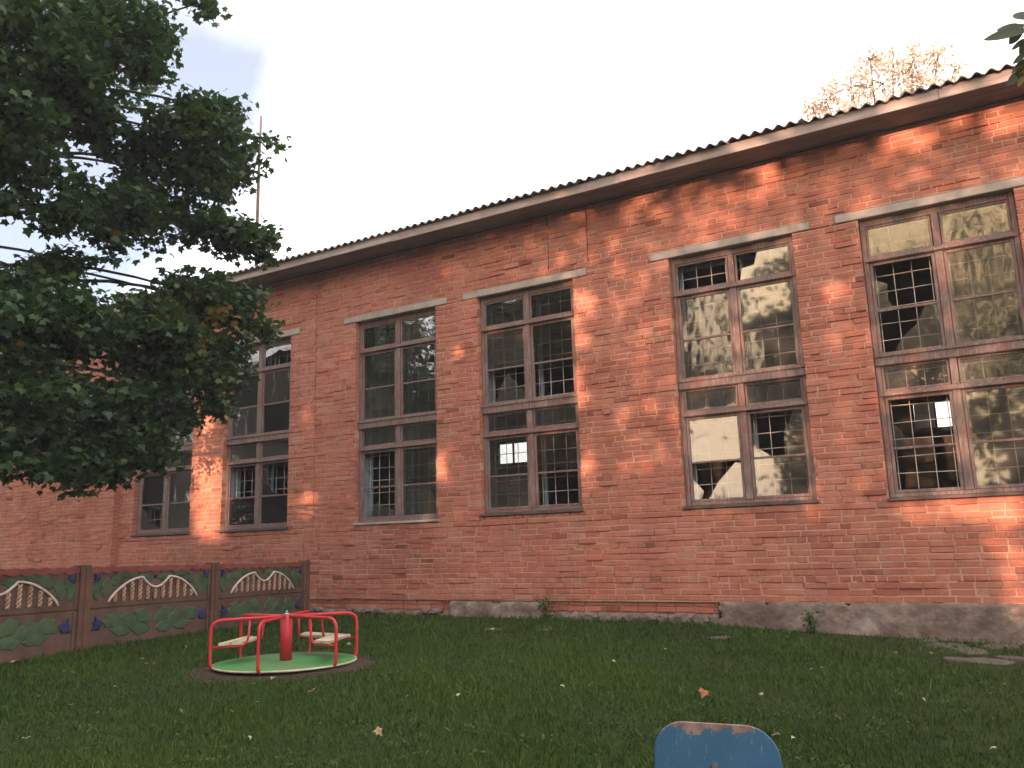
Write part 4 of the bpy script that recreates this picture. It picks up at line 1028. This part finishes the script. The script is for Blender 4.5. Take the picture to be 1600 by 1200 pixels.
for q in ((1598, 46, 1556, 42, .26, 6.2, .3), (1600, 50, 1534, 57, .20, 6.1, .2), (1600, 44, 1574, 68, .42, 6.2, .25), (1604, 30, 1584, 18, .3, 6.2, .3), (1612, 60, 1590, 84, .36, 6.2, .4), (1604, 100, 1578, 112, .36, 6.3, .5), (1600, 112, 1570, 132, .36, 6.35, .75), (1602, 118, 1588, 136, .3, 6.3, .98), (1600, 100, 1592, 124, .4, 6.3, .9), (1630, 30, 1606, 10, .35, 6.2, .3), (1640, 90, 1612, 120, .35, 6.3, .3), (1606, 62, 1578, 76, .3, 6.25, .35), (1606, 84, 1580, 98, .34, 6.3, .45), (1604, 92, 1584, 116, .3, 6.3, .3), (1602, 40, 1562, 50, .22, 6.15, .25)): big_leaf(*q)

# ------------------------------------------------------------------ lawn
def lawn():
    g = np.random.default_rng(31); N = 430000
    az = np.radians(g.uniform(-66, 12, N)); r_ = np.sqrt(g.random(N))*0
    u = g.random(N); r_ = 3.4*(17.0/3.4)**u                           # denser close to the viewer
    x = CAM[0]+r_*np.sin(az); y = CAM[1]+r_*np.cos(az)
    den = .5+.5*(np.sin(x*1.9+np.sin(y*1.3)*1.5)*np.sin(y*2.3+x*.6))
    keep = (y < -.06) & (np.hypot(x-MX, y-MY) > .72+.08*np.sin(np.arctan2(y-MY, x-MX)*3+1)+.34*g.random(N)**.7)
    keep &= ~((x < -9.0) & (np.abs((x-P3[0])*fd[1]-(y-P3[1])*fd[0]) < .05))
    rub = (x > -2.3) & (y > -1.3-.35*(x+2.3)); keep &= ~(rub & (g.random(N) < .72))
    keep &= ~((x > -.3-.5*np.sin(y*1.3)) & (g.random(N) < .35)); keep &= g.random(N) < .55+.45*den
    x, y, r_, den = x[keep], y[keep], r_[keep], den[keep]; n = len(x)
    z = zg(x, y); h = g.uniform(.020, .055, n)*(.75+.5*den)*np.where(g.random(n) < .03, 1.9, 1); h *= np.clip(r_/9, .85, 1.15)
    near_wall = np.clip((y+.5)/.45, 0, 1); h *= 1+.25*near_wall*(g.random(n) < .3)
    w = g.uniform(.0018, .0036, n)*np.clip(r_/6, .9, 2.2); th = g.uniform(0, 2*np.pi, n); ln = g.uniform(.1, .9, n)*h; ph = g.uniform(0, 2*np.pi, n)
    dx, dy = np.cos(th)*w, np.sin(th)*w; lx, ly = np.cos(ph)*ln, np.sin(ph)*ln
    V = np.empty((n, 5, 3)); b = np.stack([x, y, z-.006], 1)
    V[:, 0] = b+np.stack([-dx, -dy, 0*x], 1); V[:, 1] = b+np.stack([dx, dy, 0*x], 1)
    V[:, 2] = b+np.stack([dx*.8+lx*.35, dy*.8+ly*.35, h*.6], 1); V[:, 3] = b+np.stack([-dx*.8+lx*.35, -dy*.8+ly*.35, h*.6], 1)
    V[:, 4] = b+np.stack([lx, ly, h], 1)
    k = np.arange(n)[:, None]*5
    F = np.concatenate([np.concatenate([k, k+1, k+2], 1), np.concatenate([k, k+2, k+3], 1), np.concatenate([k+3, k+2, k+4], 1)])
    t = np.clip(g.normal(.42, .2, n)+.25*(den-.5)+.12*np.clip((x+2)/3, 0, 1)+.16*np.sin(x*.7+2*np.sin(y*.5))*np.sin(y*.9+x*.3), 0, .9); t = np.where(g.random(n) < .025, g.uniform(.92, 1, n), t)
    me = np_mesh('grass', V.reshape(-1, 3), F, M['grass'], np.concatenate([t, t, t]))
    finish(bpy.data.objects.new('grass', me), label='short green lawn grass in front of the building', kind='stuff'); print('blades', n)
lawn()
def low_weeds():
    g = np.random.default_rng(91); n = 620; az = np.radians(g.uniform(-64, 10, n)); r_ = 4.5*(15/4.5)**g.random(n)
    x = r_*np.sin(az); y = CAM[1]+r_*np.cos(az); k = (y < -.1) & (np.hypot(x-MX, y-MY) > .95) & ((x > -9.2) | (y < -6)); x, y = x[k], y[k]
    clump = np.sin(x*1.1+1)*np.sin(y*1.4) > -.2; x, y = x[clump], y[clump]; m = 16
    C = np.stack([np.repeat(x, m), np.repeat(y, m), np.repeat(zg(x, y), m)], 1) + g.normal(size=(len(x)*m, 3))*np.array([.055, .055, .012]) + np.array([0, 0, .035])
    t = np.clip(np.repeat(g.normal(.42, .16, len(x)), m)+g.normal(0, .08, len(C)), .1, .93)
    me = leaf_mesh('ground_weeds', C, g.uniform(.014, .032, len(C)), t, OVAL, OVAL_F, M['grass'], 1.2, g)
    finish(bpy.data.objects.new('ground_weeds', me), label='low broad-leaved weeds and clover growing through the lawn', kind='stuff')
low_weeds()

# fallen leaves
def on_ground(u, v):
    d = ray(u, v); t = 3.0
    for _ in range(60):
        p = CAM+d*t; e = p[2]-float(zg(p[0], p[1])); t += e/(-d[2])*.8
    return CAM+d*t
def fallen(u, v, size, tint, label, group, lift=.045, seed=0):
    p = on_ground(u, v); r = random.Random(seed); mb = MB()
    V = [(x, y, z*1.6+abs(y)*.35) for x, y, z in MAPLE]; V = [((a-.35)*size, b*size, c*size) for a, b, c in V]
    mb.add(V, [tuple(f) for f in MAPLE_F], tint)
    o = mb.obj('fallen_leaf', M['dry_leaf'], fix=False, loc=(p[0], p[1], p[2]+lift), label=label, cat='leaf', group=group)
    o.rotation_euler = (r.uniform(-.7, .7), r.uniform(-.7, .7), r.uniform(0, 6.28))
fallen(1100, 1093, .085, .08, 'curled orange maple leaf lying on the grass above the blue seat', None, .05, 1)
fallen(591, 1156, .06, .35, 'tan maple leaf lying on the lawn near the bottom edge', None, .05, 2)
fallen(487, 1089, .07, .25, 'brown leaf lying on the lawn in front of the merry-go-round', None, .05, 3)
fl = random.Random(12)
spots = [(222, 1035), (228, 1043), (240, 1042), (100, 1055), (115, 1058), (282, 1119), (277, 1157), (362, 1120), (403, 1105), (390, 1162), (396, 1075), (426, 1066), (152, 1122), (110, 1109), (40, 1163), (663, 1056), (636, 1096), (290, 1015), (300, 990), (716, 1094), (843, 991), (858, 985), (900, 1003), (770, 988), (545, 1012), (1285, 1050), (1400, 1026), (1456, 1027), (1268, 1053), (1213, 1158), (1240, 1163), (1555, 1180), (1190, 1093), (1310, 1130), (1445, 1102), (1570, 1077), (60, 1095), (180, 1080), (500, 1140), (700, 1150), (880, 1080), (960, 1040), (1040, 1020), (800, 1040), (20, 1040)]
def where(u, v):
    if u < 300 and v < 1060: return 'close to the painted fence'
    if 380 < u < 440 and v < 1110: return 'just in front of the merry-go-round'
    if u < 420: return 'at the lower left of the picture'
    if v < 1010: return 'by the foot of the brick wall'
    if 1180 < u < 1330 and v > 1080: return 'just right of the blue seat'
    if u < 900: return 'in the middle of the open grass'
    if u < 1200: return 'between the wall and the blue seat'
    return 'at the lower right of the picture' if v > 1075 else 'below the right-hand windows'
for k, (u, v) in enumerate(spots):
    w_ = where(u, v)
    fallen(u, v, fl.uniform(.028, .058), fl.uniform(.40, .85), 'small pale dry leaf on the lawn '+w_, 'pale leaves '+w_, .04, 50+k)

# broken paving at the foot of the wall
for k, (u, v, w, h) in enumerate(((1475, 1010, .42, .3), (1515, 1018, .5, .34), (1560, 1012, .4, .3), (1495, 1032, .36, .26), (1540, 1035, .5, .3), (1590, 1030, .4, .34), (1450, 1003, .3, .2), (770, 985, .26, .2), (852, 985, .3, .2), (1125, 998, .3, .16))):
    p = on_ground(u, v); r = random.Random(900+k); n = 8; mb = MB()
    ring = [(w*.5*r.uniform(.75, 1.1)*math.cos(2*math.pi*q/n), h*.5*r.uniform(.75, 1.1)*math.sin(2*math.pi*q/n)) for q in range(n)]
    V = [(a, b, -.03) for a, b in ring]+[(a, b, .022+r.uniform(-.004, .006)) for a, b in ring]+[(a*.9, b*.9, .032) for a, b in ring]
    mb.add(V, [(q, (q+1) % n, (q+1) % n+n, q+n) for q in range(n)]+[(q+n, (q+1) % n+n, (q+1) % n+2*n, q+2*n) for q in range(n)]+[tuple(range(2*n, 3*n))])
    o = mb.obj('stone_slab', M['paving'], loc=(p[0], p[1], p[2]-.012), label='flat piece of broken paving half sunk in the grass by the wall', cat='stone', group='broken paving along the wall')
    o.rotation_euler = (r.uniform(-.08, .08), r.uniform(-.08, .08), r.uniform(0, 3))
# weeds along the plinth
for k, (u, v, h, lab) in enumerate(((1268, 985, .26, 'bushy green weed against the grey plinth under the fifth window'), (853, 962, .34, 'tall thin weed against the plinth below the fourth window'))):
    p = on_y(u, v, -.16); g = np.random.default_rng(70+k); root = empty('weed', (p[0], -.16, float(zg(p[0], -.16))), label=lab, cat='weed')
    sm = MB(); pts = []
    for q in range(7):
        e = np.array([g.normal()*.10, g.normal()*.04, h*g.uniform(.7, 1.1)]); limb(sm, (0, 0, -.02), e, .004, .002, .1, random.Random(q), 4)
        pts.append(e[None]*g.random((22, 1)) + g.normal(size=(22, 3))*.03)
    sm.obj('stems', M['grass'], root); P = np.concatenate(pts)
    me = leaf_mesh('leaves', P, g.uniform(.03, .06, len(P)), g.uniform(.3, .85, len(P)), OVAL, OVAL_F, M['grass'], .4, g); finish(bpy.data.objects.new('leaves', me), root, kind='stuff')

# ------------------------------------------------------------------ thin haze added to lift the shadows like lens glare
hb = MB(); hb.box(-615, 615, -615, 615, -1.2, 21.0)
hm = bpy.data.materials.new('glare_haze'); hm.use_nodes = True; hn = hm.node_tree.nodes
for n_ in list(hn): hn.remove(n_)
ho = hn.new('ShaderNodeOutputMaterial'); hv = hn.new('ShaderNodeVolumePrincipled'); hv.inputs['Density'].default_value = GLARE_HAZE; hv.inputs['Color'].default_value = (.93, .90, .95, 1)
hm.node_tree.links.new(hv.outputs['Volume'], ho.inputs['Volume'])
hb.obj('haze', hm, label='thin pale haze added over the yard in place of lens glare', kind='stuff')
